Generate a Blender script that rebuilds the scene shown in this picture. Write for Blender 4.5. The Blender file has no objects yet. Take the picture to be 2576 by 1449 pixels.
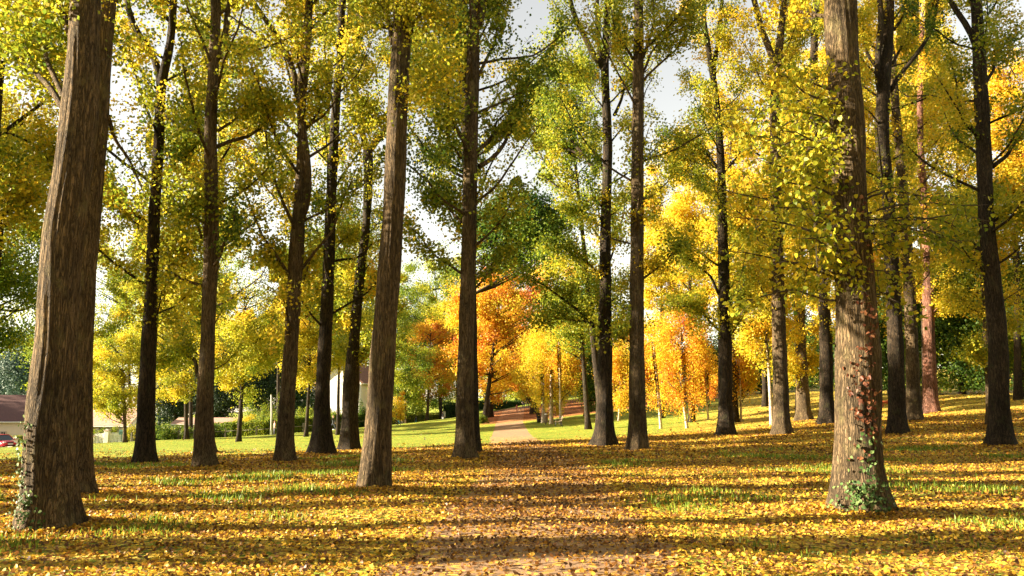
import bpy, bmesh, math, random
import numpy as np
from mathutils import Vector, Matrix
R = math.radians
rng = np.random.default_rng(11); random.seed(11)
scene = bpy.context.scene
COL = scene.collection

# ------------------------------------------------------------------ camera, sky, sun, exposure
F, CX, CY, PITCH, EYE = 1983.0, 1288.0, 724.5, R(8.8), 1.6      # pixels of a 2576 x 1449 frame
cam_d = bpy.data.cameras.new("camera"); cam_d.sensor_width = 36; cam_d.lens = 36*F/2576
cam_d.clip_end = 3000; cam_d.clip_start = 0.1
cam = bpy.data.objects.new("camera", cam_d); COL.objects.link(cam)
cam.location = (0, 0, EYE); cam.rotation_euler = (R(90)+PITCH, 0, 0); scene.camera = cam
SUN_EL, SUN_BACK = R(16), R(5)            # sun low on the left, a touch behind the camera
to_sun = Vector((-math.cos(SUN_EL)*math.cos(SUN_BACK), -math.cos(SUN_EL)*math.sin(SUN_BACK), math.sin(SUN_EL)))
w = bpy.data.worlds.new("World"); scene.world = w; w.use_nodes = True
nt = w.node_tree; bg = nt.nodes["Background"]; sky = nt.nodes.new("ShaderNodeTexSky")
sky.sky_type = 'NISHITA'; sky.sun_disc = False; sky.sun_elevation = SUN_EL
sky.sun_rotation = math.atan2(to_sun.x, to_sun.y); sky.dust_density = 0.35; sky.air_density = 1.0; sky.ozone_density = 1.2
mx = nt.nodes.new("ShaderNodeMix"); mx.data_type = 'RGBA'; mx.blend_type = 'MULTIPLY'; mx.inputs[0].default_value = 1
mx.inputs[7].default_value = (1.09, 0.97, 0.81, 1)
hs_ = nt.nodes.new("ShaderNodeHueSaturation"); hs_.inputs['Saturation'].default_value = .45; nt.links.new(sky.outputs[0], hs_.inputs['Color']); nt.links.new(hs_.outputs[0], mx.inputs[6]); nt.links.new(mx.outputs[2], bg.inputs[0]); bg.inputs[1].default_value = 0.062
sd = bpy.data.lights.new("sun", 'SUN'); sd.energy = 5.0; sd.angle = R(0.5); sd.color = (1.0, 0.84, 0.60)
so = bpy.data.objects.new("sun", sd); COL.objects.link(so); so.rotation_euler = to_sun.to_track_quat('Z', 'Y').to_euler()
so.location = (0, 0, 40)
vs = scene.view_settings; vs.view_transform = 'Standard'; vs.look = 'None'; vs.exposure = 2.6; vs.gamma = 1.0
cy = scene.cycles; cy.max_bounces = 7; cy.transmission_bounces = 4; cy.transparent_max_bounces = 4; cy.diffuse_bounces = 4
cy.use_denoising = True
try: cy.denoiser = 'OPENIMAGEDENOISE'
except Exception: pass

# ------------------------------------------------------------------ terrain
CP = np.array([(-60,0,0),(0,0,0),(60,0,.5),(0,-30,0),(-7,11,0),(7,13,0),(-12,15,-.05),(0,20,0),(-20,25,-.2),(12,25,.1),(0,30,-.05),(-12,28,-.2),
 (-25,60,-1.2),(0,50,-.3),(0,67,-.27),(0,87,.2),(1,99,1.05),(0,120,1.9),(3,150,3),(-60,88,-2.75),(-43,100,-2.15),(-32,100,-1.6),(-19,100,-.6),
 (-20,135,-1.0),(-11,130,-.5),(10,38,.2),(14,45,.5),(19,31,.3),(17,35,.5),(27,58,1.6),(18,45,.85),(22,45,1.05),(28,80,3.0),(45,75,3.4),(33,58,2.4),
 (14,60,.3),(60,120,6),(130,100,9),(0,250,6),(-100,150,-8),(-60,130,-5),(-45,118,-3.2),(-150,260,-8),(-60,250,-6),(110,250,13),(160,0,4),(-150,0,-2),(-90,60,-2.5),(0,-100,0),(60,40,2.4),
 (-600,600,-15),(0,600,12),(600,600,30),(600,0,20),(-600,0,-12),(-600,-60,-12),(600,-60,20),(0,-60,0),(-300,300,-12)], float)
def _phi(r2): return 0.5*r2*np.log(np.maximum(r2, 1e-9))
_S = 60.0
def _solve():
    n = len(CP); P = CP[:, :2]/_S
    K = _phi(((P[:, None]-P[None])**2).sum(-1)) + np.eye(n)*0.0004
    A = np.zeros((n+3, n+3)); A[:n, :n] = K; A[:n, n] = 1; A[:n, n+1:] = P; A[n, :n] = 1; A[n+1:, :n] = P.T
    return np.linalg.solve(A, np.r_[CP[:, 2], 0, 0, 0])
_W = _solve()
def H(x, y):
    x = np.asarray(x, float); y = np.asarray(y, float); sh = np.broadcast(x, y).shape
    p = np.stack([np.broadcast_to(x, sh).ravel(), np.broadcast_to(y, sh).ravel()], 1)/_S; out = np.empty(len(p)); C = CP[:, :2]/_S; n = len(C)
    for i in range(0, len(p), 20000):
        q = p[i:i+20000]; out[i:i+20000] = _phi(((q[:, None]-C[None])**2).sum(-1))@_W[:n] + _W[n] + q@_W[n+1:]
    X = p[:, 0]*_S; Y = p[:, 1]*_S
    out += 0.022*np.sin(1.1*X+.7*Y)+0.018*np.sin(2.3*Y-.9*X+1)+.012*np.sin(3.1*X+2.2*Y)
    return out.reshape(sh)
def h(x, y): return float(H(np.array([x]), np.array([y]))[0])
def ray(px, py):
    x, u = (px-CX)/F, (CY-py)/F; c, s = math.cos(PITCH), math.sin(PITCH)
    return Vector((x, c-u*s, s+u*c))
def at(px, py, Y):
    d = ray(px, py); t = Y/d.y; return Vector((d.x*t, Y, EYE+d.z*t))
def on_ground(px, Y):
    x = (px-CX)/F*Y*1.0
    for _ in range(4):
        z = h(x, Y); v = Vector((0, Y, z-EYE)); d = v.y*math.cos(PITCH)+v.z*math.sin(PITCH); x = (px-CX)/F*d
    return Vector((x, Y, h(x, Y)))
def proj(P):
    v = P-np.array([0, 0, EYE]); c, s = math.cos(PITCH), math.sin(PITCH)
    d = v[:, 1]*c+v[:, 2]*s; u = -v[:, 1]*s+v[:, 2]*c; d = np.where(d < .1, .1, d)
    return CX+F*v[:, 0]/d, CY-F*u/d, d

# ------------------------------------------------------------------ materials
def mat(name): 
    m = bpy.data.materials.new(name); m.use_nodes = True
    return m, m.node_tree, m.node_tree.nodes, m.node_tree.links, m.node_tree.nodes["Principled BSDF"]
def ramp(N, stops, interp='LINEAR'):
    r = N.new("ShaderNodeValToRGB"); e = r.color_ramp.elements; r.color_ramp.interpolation = interp
    while len(e) > 1: e.remove(e[0])
    e[0].position = stops[0][0]; e[0].color = (*stops[0][1], 1)
    for p, c in stops[1:]:
        k = e.new(p); k.color = (*c, 1)
    return r
def noise(N, L, vec, scale, detail=4, rough=.55, dist=0):
    n = N.new("ShaderNodeTexNoise"); n.inputs['Scale'].default_value = scale; n.inputs['Detail'].default_value = detail
    n.inputs['Roughness'].default_value = rough; n.inputs['Distortion'].default_value = dist
    if vec is not None: L.new(vec, n.inputs['Vector'])
    return n
def mapping(N, L, scale, src='Object'):
    t = N.new("ShaderNodeTexCoord"); m = N.new("ShaderNodeMapping"); m.inputs['Scale'].default_value = scale
    L.new(t.outputs[src], m.inputs['Vector']); return m.outputs[0]
def mixc(N, L, fac, a, b, mode='MIX'):
    m = N.new("ShaderNodeMix"); m.data_type = 'RGBA'; m.blend_type = mode
    for k, v in ((0, fac), (6, a), (7, b)):
        if hasattr(v, 'links') or isinstance(v, bpy.types.NodeSocket): L.new(v, m.inputs[k])
        elif k == 0: m.inputs[0].default_value = v
        else: m.inputs[k].default_value = (*v, 1)
    return m.outputs[2]
def mth(N, L, op, a, b=0.0, c=0.0):
    m = N.new("ShaderNodeMath"); m.operation = op
    for i, v in enumerate((a, b, c)):
        if isinstance(v, bpy.types.NodeSocket): L.new(v, m.inputs[i])
        else: m.inputs[i].default_value = v
    return m.outputs[0]
def plain(name, col, rough=.7, var=.25, scale=6, metal=0, bump=0.0, spec=None):
    m, t, N, L, B = mat(name); v = mapping(N, L, (1, 1, 1)); n = noise(N, L, v, scale)
    r = ramp(N, [(.25, tuple(c*(1-var) for c in col)), (.75, tuple(min(1, c*(1+var)) for c in col))])
    L.new(n.outputs[0], r.inputs[0]); L.new(r.outputs[0], B.inputs['Base Color']); B.inputs['Roughness'].default_value = rough; B.inputs['Metallic'].default_value = metal
    if bump:
        b = N.new("ShaderNodeBump"); b.inputs['Strength'].default_value = bump; b.inputs['Distance'].default_value = .02
        L.new(n.outputs[0], b.inputs['Height']); L.new(b.outputs[0], B.inputs['Normal'])
    return m
LEAF_RAMP = [(0, (.022, .055, .012)), (.22, (.08, .15, .018)), (.40, (.26, .31, .025)), (.54, (.44, .40, .028)), (.68, (.69, .53, .035)), (.80, (.70, .40, .03)), (.90, (.60, .22, .03)), (1, (.42, .09, .02))]
def leaf_mat(name, stops=LEAF_RAMP, trans=.45, rough=.45, spec=.25):
    m, t, N, L, B = mat(name); N.remove(B); out = N["Material Output"]
    a = N.new("ShaderNodeAttribute"); a.attribute_name = "hue"; r = ramp(N, stops); L.new(a.outputs['Fac'], r.inputs[0])
    d = N.new("ShaderNodeBsdfPrincipled"); d.inputs['Roughness'].default_value = rough; d.inputs['Specular IOR Level'].default_value = spec
    L.new(r.outputs[0], d.inputs['Base Color']); tr = N.new("ShaderNodeBsdfTranslucent"); L.new(r.outputs[0], tr.inputs[0])
    s = N.new("ShaderNodeMixShader"); s.inputs[0].default_value = trans
    L.new(d.outputs[0], s.inputs[1]); L.new(tr.outputs[0], s.inputs[2]); L.new(s.outputs[0], out.inputs[0]); return m
M = {}
M['leaf'] = leaf_mat("autumn_leaves", trans=.55)
M['conifer'] = leaf_mat("dark_evergreen_needles", [(0, (.012, .028, .014)), (.5, (.03, .06, .025)), (1, (.09, .13, .035))], .15, .6)
M['blue'] = leaf_mat("haze_tinted_needles", [(0, (.03, .06, .05)), (.5, (.06, .11, .09)), (1, (.12, .17, .11))], .15, .6)  # distance haze of the far pines, put into the needle colour
M['litter'] = leaf_mat("fallen_leaf", [(0, (.06, .028, .012)), (.2, (.22, .095, .028)), (.4, (.45, .22, .035)), (.6, (.62, .37, .035)), (.85, (.74, .50, .045)), (1, (.80, .62, .22))], .25, .5, .35)
M['redleaf'] = leaf_mat("red_creeper_leaf", [(0, (.05, .02, .012)), (.5, (.15, .05, .025)), (1, (.32, .15, .07))], .3)
M['ivy'] = leaf_mat("ivy_leaf", [(0, (.02, .05, .015)), (.5, (.06, .12, .03)), (1, (.20, .26, .09))], .12, .5, .2)
M['blade'] = leaf_mat("grass_blade", [(0, (.06, .12, .015)), (.6, (.20, .30, .03)), (1, (.42, .42, .06))], .4)

def bark(name, dark, mid, light, sxy=14, sz=2.2, depth=.05, tint=(.30, .22, .08)):
    m, t, N, L, B = mat(name); v = mapping(N, L, (sxy, sxy, sz))
    n1 = noise(N, L, v, 1.0, 3, .55, .9); rdg = mth(N, L, 'ABSOLUTE', mth(N, L, 'SUBTRACT', n1.outputs[0], .5)); n2_ = noise(N, L, mapping(N, L, (sxy*1.9, sxy*1.9, sz*2.4)), 1.0, 3, .6, .6); rd2 = mth(N, L, 'ABSOLUTE', mth(N, L, 'SUBTRACT', n2_.outputs[0], .5))
    cr = N.new("ShaderNodeMapRange"); cr.inputs[1].default_value = 0; cr.inputs[2].default_value = .10; cr.interpolation_type = 'SMOOTHSTEP'; L.new(mth(N, L, 'MINIMUM', rdg, mth(N, L, 'MULTIPLY_ADD', rd2, 1.4, .02)), cr.inputs[0])
    fine = noise(N, L, mapping(N, L, (30, 30, 9)), 1.0, 6, .7)
    col = ramp(N, [(.12, dark), (.48, mid), (.95, light)]); hgt = mth(N, L, 'MULTIPLY_ADD', fine.outputs[0], .45, mth(N, L, 'MULTIPLY', cr.outputs[0], .62)); L.new(hgt, col.inputs[0])
    big = noise(N, L, mapping(N, L, (1.2, 1.2, .8)), 1.0, 5, .6); br = ramp(N, [(.35, (.6, .6, .6)), (.65, (1.25, 1.2, 1.1))]); L.new(big.outputs[0], br.inputs[0])
    c1 = mixc(N, L, 1.0, col.outputs[0], br.outputs[0], 'MULTIPLY')
    lich = noise(N, L, mapping(N, L, (2.5, 2.5, 1.5)), 1.3, 6, .7); lr = ramp(N, [(.54, (0, 0, 0)), (.68, (.55, .55, .55))]); L.new(lich.outputs[0], lr.inputs[0])
    c2 = mixc(N, L, lr.outputs[0], c1, tint); L.new(c2, B.inputs['Base Color']); B.inputs['Roughness'].default_value = .9; B.inputs['Specular IOR Level'].default_value = .2
    b = N.new("ShaderNodeBump"); b.inputs['Strength'].default_value = .9; b.inputs['Distance'].default_value = depth; L.new(hgt, b.inputs['Height']); L.new(b.outputs[0], B.inputs['Normal'])
    return m
M['bark'] = bark("poplar_bark", (.018, .013, .009), (.10, .073, .042), (.205, .145, .085), 20, 1.9, .04, (.20, .17, .075))
M['bark_dark'] = bark("dark_ridged_bark", (.009, .007, .006), (.034, .026, .018), (.10, .07, .045), 20, 2.0, .04, (.07, .07, .03))
M['bark_red'] = bark("reddish_creeper_bark", (.03, .016, .012), (.15, .07, .05), (.36, .20, .15), 14, 1.6, .04, (.22, .08, .05))
M['twig'] = plain("twig_bark", (.06, .045, .032), .9, .4, 9)
M['birch'] = bark("white_birch_bark", (.07, .05, .04), (.55, .46, .36), (.78, .70, .60), 5, 14, .01, (.6, .5, .35))

# ------------------------------------------------------------------ mesh helpers
def tag(o, label=None, cat=None, group=None, kind=None):
    for k, v in (('label', label), ('category', cat), ('group', group), ('kind', kind)):
        if v: o[k] = v
    return o
def empty(name, loc, rz=0):
    o = bpy.data.objects.new(name, None); COL.objects.link(o); o.location = loc; o.rotation_euler = (0, 0, rz); o.empty_display_size = .3; return o
class MB:
    def __init__(s): s.v = []; s.f = []; s.m = []; s.mats = []
    def mi(s, m):
        if m not in s.mats: s.mats.append(m)
        return s.mats.index(m)
    def add(s, v, f, m):
        o = len(s.v); k = s.mi(m); s.v += [tuple(p) for p in v]; s.f += [tuple(i+o for i in q) for q in f]; s.m += [k]*len(f)
    def box(s, c, d, m, rz=0, rx=0, ry=0, taper=1.0):
        R3 = Matrix.Rotation(rz, 3, 'Z')@Matrix.Rotation(ry, 3, 'Y')@Matrix.Rotation(rx, 3, 'X'); v = []
        for z in (-.5, .5):
            k = taper if z > 0 else 1
            for x, y in ((-.5, -.5), (.5, -.5), (.5, .5), (-.5, .5)): v.append(Vector(c)+R3@Vector((x*d[0]*k, y*d[1]*k, z*d[2])))
        s.add(v, [(3, 2, 1, 0), (4, 5, 6, 7), (0, 1, 5, 4), (1, 2, 6, 5), (2, 3, 7, 6), (3, 0, 4, 7)], m)
    def tube(s, pts, rad, m, n=8, cap=True, mod=None):
        pts = [Vector(p) for p in pts]; o = []; K = len(pts); ref = Vector((1, 0, 0)); vs_ = []
        for i, p in enumerate(pts):
            t = (pts[min(i+1, K-1)]-pts[max(i-1, 0)]).normalized()
            a = ref-t*ref.dot(t)
            if a.length < .1: a = Vector((0, 1, 0))-t*t.y
            a.normalize(); b = t.cross(a); ref = a
            for j in range(n):
                th = 2*math.pi*j/n; r = rad[i]*(mod(i, th, p) if mod else 1); vs_.append(p+(a*math.cos(th)+b*math.sin(th))*r)
        fs = [(i*n+j, i*n+(j+1) % n, (i+1)*n+(j+1) % n, (i+1)*n+j) for i in range(K-1) for j in range(n)]
        if cap: fs += [tuple(range(n-1, -1, -1)), tuple((K-1)*n+j for j in range(n))]
        s.add(vs_, fs, m)
    def build(s, name, parent=None, smooth=False, bevel=0, loc=None):
        me = bpy.data.meshes.new(name)
        if loc is not None: me.from_pydata([tuple(Vector(v)-Vector(loc)) for v in s.v], [], s.f)
        else: me.from_pydata(s.v, [], s.f)
        for m in s.mats: me.materials.append(m)
        me.polygons.foreach_set("material_index", s.m)
        if smooth: me.polygons.foreach_set("use_smooth", [True]*len(s.f))
        me.update(); o = bpy.data.objects.new(name, me); COL.objects.link(o)
        if parent: o.parent = parent
        if loc is not None: o.location = loc
        if bevel:
            b = o.modifiers.new("bevel", 'BEVEL'); b.width = bevel; b.segments = 2; b.limit_method = 'ANGLE'
        return o
# leaf shapes: quads (base,right,tip,left) or folded pairs
T_DIA = (np.array([(0, -.5, 0), (.42, -.05, .07), (0, .5, -.04), (-.42, -.05, .07)]), [(0, 1, 2, 3)])
T_FOLD = (np.array([(0, -.45, 0), (.40, -.28, .10), (.33, .15, .07), (0, .55, -.06), (-.33, .15, .07), (-.40, -.28, .10)]), [(0, 1, 2, 3), (0, 3, 4, 5)])
T_CURL = (np.array([(0, -.42, .0), (.44, -.26, .20), (.36, .16, .15), (0, .55, .03), (-.36, .16, .08), (-.44, -.26, .13)]), [(0, 1, 2, 3), (0, 3, 4, 5)])
def leaf_mesh(name, P, N_, size, hue, m, tpl=T_DIA, parent=None, spin=None, droop=0.0):
    """P centres, N_ normals, size, hue: one folded face per leaf."""
    n = len(P)
    if n == 0: return None
    T, Fc = tpl; k = len(T); N_ = N_/np.maximum(np.linalg.norm(N_, axis=1, keepdims=True), 1e-6)
    a = rng.normal(size=(n, 3)); a[:, 2] -= droop; a -= N_*(a*N_).sum(1, keepdims=True); a /= np.maximum(np.linalg.norm(a, axis=1, keepdims=True), 1e-6)
    b = np.cross(a, N_); asp = rng.uniform(.8, 1.15, n)
    V = P[:, None]+size[:, None, None]*(b[:, None]*(T[None, :, 0:1]*asp[:, None, None])+a[:, None]*T[None, :, 1:2]+N_[:, None]*T[None, :, 2:3]*rng.uniform(-.6, 1.8, n)[:, None, None])
    V = V.reshape(-1, 3).astype(np.float32); Q = np.array(Fc); nf = len(Q)
    idx = (np.arange(n)[:, None, None]*k+Q[None]).reshape(-1).astype(np.int32)
    me = bpy.data.meshes.new(name); me.vertices.add(n*k); me.vertices.foreach_set("co", V.ravel()); me.loops.add(len(idx)); me.loops.foreach_set("vertex_index", idx)
    me.polygons.add(n*nf); me.polygons.foreach_set("loop_start", np.arange(0, 4*n*nf, 4, dtype=np.int32))
    at_ = me.attributes.new("hue", 'FLOAT', 'FACE'); at_.data.foreach_set("value", np.repeat(np.clip(hue, 0, 1), nf).astype(np.float32))
    me.materials.append(m); me.update(); me.validate()
    o = bpy.data.objects.new(name, me); COL.objects.link(o)
    if parent: o.parent = parent
    return o
def rnd_n(n, up=0.3):
    v = rng.normal(size=(n, 3)); v[:, 2] += up; return v

# ------------------------------------------------------------------ ground and path
def path_x(Y): return np.interp(Y, [-10, 8, 22, 40, 55, 87, 110, 150], [-.1, .25, .75, .45, 0, -.3, .2, 2.5])
def build_ground():
    pos = list(np.arange(0, 1.51, .5))+list(np.arange(2.1, 14, .6))+list(np.arange(14, 40, 1.1))
    while pos[-1] < 620: pos.append(pos[-1]*1.09+.3)
    u = np.array([-p for p in pos[:0:-1]]+pos); i0 = int(np.argmin(abs(u+1.5))); i1 = int(np.argmin(abs(u-1.5)))
    ys = list(np.arange(-60, 0, 3.0))+list(np.arange(0, 60, .5))+list(np.arange(60, 160, 1.2))
    while ys[-1] < 620: ys.append(ys[-1]*1.05)
    ys = np.array(ys); U, Y = np.meshgrid(u, ys); wgt = np.clip(1-(abs(U)-1.5)/28, 0, 1); X = U+path_x(Y)*wgt
    edge = (np.arange(len(u)) == i0) | (np.arange(len(u)) == i1)
    X += edge[None]*(.10*np.sin(Y*2.1)+.08*np.sin(Y*4.7+1)+.06*np.sin(Y*9+2))*(Y < 62)
    Z = H(X, Y); V = np.stack([X, Y, Z], -1).reshape(-1, 3); nu = len(u)
    fg, fp = [], []
    for j in range(len(ys)-1):
        for i in range(nu-1):
            q = (j*nu+i, j*nu+i+1, (j+1)*nu+i+1, (j+1)*nu+i)
            (fp if (i0 <= i < i1 and -60 <= ys[j] < 132) else fg).append(q)
    for nm, fs in (("ground", fg), ("path", fp)):
        used = np.unique(np.array(fs)); rm = -np.ones(len(V), int); rm[used] = np.arange(len(used))
        me = bpy.data.meshes.new(nm); me.from_pydata(V[used].tolist(), [], rm[np.array(fs)].tolist()); me.polygons.foreach_set("use_smooth", [True]*len(fs))
        me.materials.append(M[nm]); me.update(); o = bpy.data.objects.new(nm, me); COL.objects.link(o); tag(o, kind='structure')
def ground_mat():
    m, t, N, L, B = mat("park_ground_grass_and_litter"); v = mapping(N, L, (1, 1, 1)); sx = N.new("ShaderNodeSeparateXYZ"); L.new(v, sx.inputs[0])
    # grass
    g1 = noise(N, L, v, .5, 5, .6); g2 = noise(N, L, v, 22, 3, .7); gr = ramp(N, [(.25, (.11, .17, .018)), (.5, (.21, .27, .028)), (.75, (.33, .36, .05))])
    L.new(mth(N, L, 'MULTIPLY_ADD', g2.outputs[0], .5, mth(N, L, 'MULTIPLY', g1.outputs[0], .5)), gr.inputs[0])
    # litter: individual leaf cells
    nv = noise(N, L, v, 9, 2, .5); va = N.new("ShaderNodeVectorMath"); va.operation = 'MULTIPLY_ADD'; L.new(nv.outputs['Color'], va.inputs[0]); va.inputs[1].default_value = (.12, .12, .0); L.new(v, va.inputs[2])
    vo = N.new("ShaderNodeTexVoronoi"); vo.inputs['Scale'].default_value = 14; L.new(va.outputs[0], vo.inputs['Vector'])
    sc = N.new("ShaderNodeSeparateColor"); L.new(vo.outputs['Color'], sc.inputs[0])
    lc = ramp(N, [(0, (.07, .04, .015)), (.25, (.25, .14, .03)), (.5, (.52, .34, .04)), (.8, (.70, .50, .05)), (1, (.75, .6, .16))]); L.new(sc.outputs[0], lc.inputs[0])
    # where litter lies: everywhere in the grove and on the right, thin on the lawn
    yy = N.new("ShaderNodeMapRange"); yy.inputs[1].default_value = 40; yy.inputs[2].default_value = 50; yy.inputs[3].default_value = .80; yy.inputs[4].default_value = .12
    edge_ = mth(N, L, 'SUBTRACT', sx.outputs[1], mth(N, L, 'MULTIPLY', sx.outputs[0], .8)); edge_ = mth(N, L, 'SUBTRACT', edge_, mth(N, L, 'MULTIPLY', mth(N, L, 'MAXIMUM', mth(N, L, 'SUBTRACT', sx.outputs[0], 10.0), 0.0), 1.6)); L.new(edge_, yy.inputs[0])
    pn = noise(N, L, v, .55, 5, .62); cov = mth(N, L, 'ADD', yy.outputs[0], mth(N, L, 'MULTIPLY', mth(N, L, 'SUBTRACT', pn.outputs[0], .5), 1.1))
    has = mth(N, L, 'LESS_THAN', sc.outputs[1], cov); c = mixc(N, L, has, gr.outputs[0], lc.outputs[0])
    # copper beech litter beyond the lawn
    rr = ramp(N, [(0, (.10, .035, .015)), (.5, (.28, .10, .035)), (1, (.5, .22, .07))]); L.new(sc.outputs[2], rr.inputs[0])
    def band(sock, a, b, c_, d):
        p = N.new("ShaderNodeMapRange"); p.inputs[1].default_value = a; p.inputs[2].default_value = b; L.new(sock, p.inputs[0])
        q = N.new("ShaderNodeMapRange"); q.inputs[1].default_value = c_; q.inputs[2].default_value = d; q.inputs[3].default_value = 1; q.inputs[4].default_value = 0; L.new(sock, q.inputs[0])
        return mth(N, L, 'MULTIPLY', p.outputs[0], q.outputs[0])
    reg = mth(N, L, 'MULTIPLY', band(sx.outputs[1], 86, 90, 132, 140), band(sx.outputs[0], -5, -3, 24, 30)); reg = mth(N, L, 'MULTIPLY', reg, mth(N, L, 'GREATER_THAN', mth(N, L, 'ADD', reg, pn.outputs[0]), .85))
    c = mixc(N, L, reg, c, rr.outputs[0]); L.new(c, B.inputs['Base Color']); B.inputs['Roughness'].default_value = .85; B.inputs['Specular IOR Level'].default_value = .15
    b = N.new("ShaderNodeBump"); b.inputs['Strength'].default_value = 1; b.inputs['Distance'].default_value = .05
    L.new(mth(N, L, 'ADD', vo.outputs['Distance'], g2.outputs[0]), b.inputs['Height']); L.new(b.outputs[0], B.inputs['Normal']); return m
def path_mat():
    m, t, N, L, B = mat("sandy_tarmac_path"); v = mapping(N, L, (1, 1, 1)); sx = N.new("ShaderNodeSeparateXYZ"); L.new(v, sx.inputs[0])
    n1 = noise(N, L, v, 1.2, 6, .6); n2 = noise(N, L, v, 90, 2, .6); r = ramp(N, [(.3, (.20, .115, .06)), (.7, (.36, .225, .12))]); L.new(mth(N, L, 'MULTIPLY_ADD', n2.outputs[0], .5, mth(N, L, 'MULTIPLY', n1.outputs[0], .5)), r.inputs[0])
    vo = N.new("ShaderNodeTexVoronoi"); vo.inputs['Scale'].default_value = 14; L.new(v, vo.inputs['Vector']); sc = N.new("ShaderNodeSeparateColor"); L.new(vo.outputs['Color'], sc.inputs[0])
    lc = ramp(N, [(0, (.12, .05, .02)), (.3, (.30, .15, .035)), (.6, (.5, .30, .05)), (1, (.66, .45, .08))]); L.new(sc.outputs[0], lc.inputs[0])
    a = N.new("ShaderNodeMapRange"); a.inputs[1].default_value = 48; a.inputs[2].default_value = 60; a.inputs[3].default_value = .30; a.inputs[4].default_value = .05; L.new(sx.outputs[1], a.inputs[0])
    b2 = N.new("ShaderNodeMapRange"); b2.inputs[1].default_value = 86; b2.inputs[2].default_value = 91; b2.inputs[3].default_value = 0; b2.inputs[4].default_value = .9; L.new(sx.outputs[1], b2.inputs[0])
    c0 = N.new("ShaderNodeMapRange"); c0.inputs[1].default_value = 9; c0.inputs[2].default_value = 22; c0.inputs[3].default_value = 0; c0.inputs[4].default_value = .25; L.new(sx.outputs[1], c0.inputs[0])
    cov = mth(N, L, 'ADD', a.outputs[0], b2.outputs[0]); cov = mth(N, L, 'ADD', cov, mth(N, L, 'MULTIPLY', c0.outputs[0], mth(N, L, 'LESS_THAN', sx.outputs[1], 60)))
    c = mixc(N, L, mth(N, L, 'LESS_THAN', sc.outputs[1], cov), r.outputs[0], lc.outputs[0])
    rr = ramp(N, [(0, (.10, .035, .015)), (.5, (.28, .10, .035)), (1, (.5, .22, .07))]); L.new(sc.outputs[2], rr.inputs[0])
    c = mixc(N, L, b2.outputs[0], c, rr.outputs[0]); L.new(c, B.inputs['Base Color']); B.inputs['Roughness'].default_value = .9
    b = N.new("ShaderNodeBump"); b.inputs['Strength'].default_value = .6; b.inputs['Distance'].default_value = .01; L.new(n2.outputs[0], b.inputs['Height']); L.new(b.outputs[0], B.inputs['Normal']); return m
M['ground'] = ground_mat(); M['path'] = path_mat(); build_ground()

def litter():
    # real leaves on the ground, thickest near the camera; clumped by a low noise
    def sample(n, y0, y1, pw):
        Y = (rng.random(n)*(y1**pw-y0**pw)+y0**pw)**(1/pw); X = rng.uniform(-1, 1, n)*(.70*Y+4); return X, Y
    Xs, Ys, S = [], [], []
    for n, y0, y1, s0, s1 in ((75000, 4.5, 13, .030, .060), (130000, 13, 26, .040, .070), (130000, 26, 48, .062, .105), (9000, 48, 85, .10, .18)):
        X, Y = sample(n, y0, y1, 1.6); Xs.append(X); Ys.append(Y); S.append(rng.uniform(s0, s1, n))
    X = np.concatenate(Xs); Y = np.concatenate(Ys); S = np.concatenate(S)
    nz = .5+.25*np.sin(X*1.3+1.7*np.sin(Y*.6))+.25*np.sin(Y*1.9+1.3*np.sin(X*.9+2)); onp = abs(X-path_x(Y)) < 1.2; worn = onp & (Y < 12)
    keep = rng.random(len(X)) < np.clip(.45+.6*nz, 0, 1)*np.where(worn, .85, np.where(onp, .85, 1)); lim = Y-.8*X-1.6*np.maximum(X-10, 0); keep &= rng.random(len(X)) > np.clip((lim-40)/9, 0, .94); keep &= ~((Y > 50) & onp)
    X, Y, S = X[keep], Y[keep], S[keep]; n = len(X); nv = rnd_n(n, 0); nv[:, 2] = abs(nv[:, 2])*1.0+.85
    Z = H(X, Y)+.010+.16*S+rng.random(n)*.02
    hue = rng.beta(2.6, 1.8, n); brown = rng.random(n) < .38; hue[brown] = rng.uniform(0, .3, brown.sum()); hue = hue*.92; onq = abs(X-path_x(Y)) < 1.35+.2*np.sin(Y*3); hue[onq] = hue[onq]*.66
    o = leaf_mesh("fallen_leaves", np.stack([X, Y, Z], 1), nv, S, hue, M['litter'], T_CURL); tag(o, kind='stuff', label="yellow and brown fallen leaves strewn over the grass and path", cat="fallen leaves")
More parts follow.
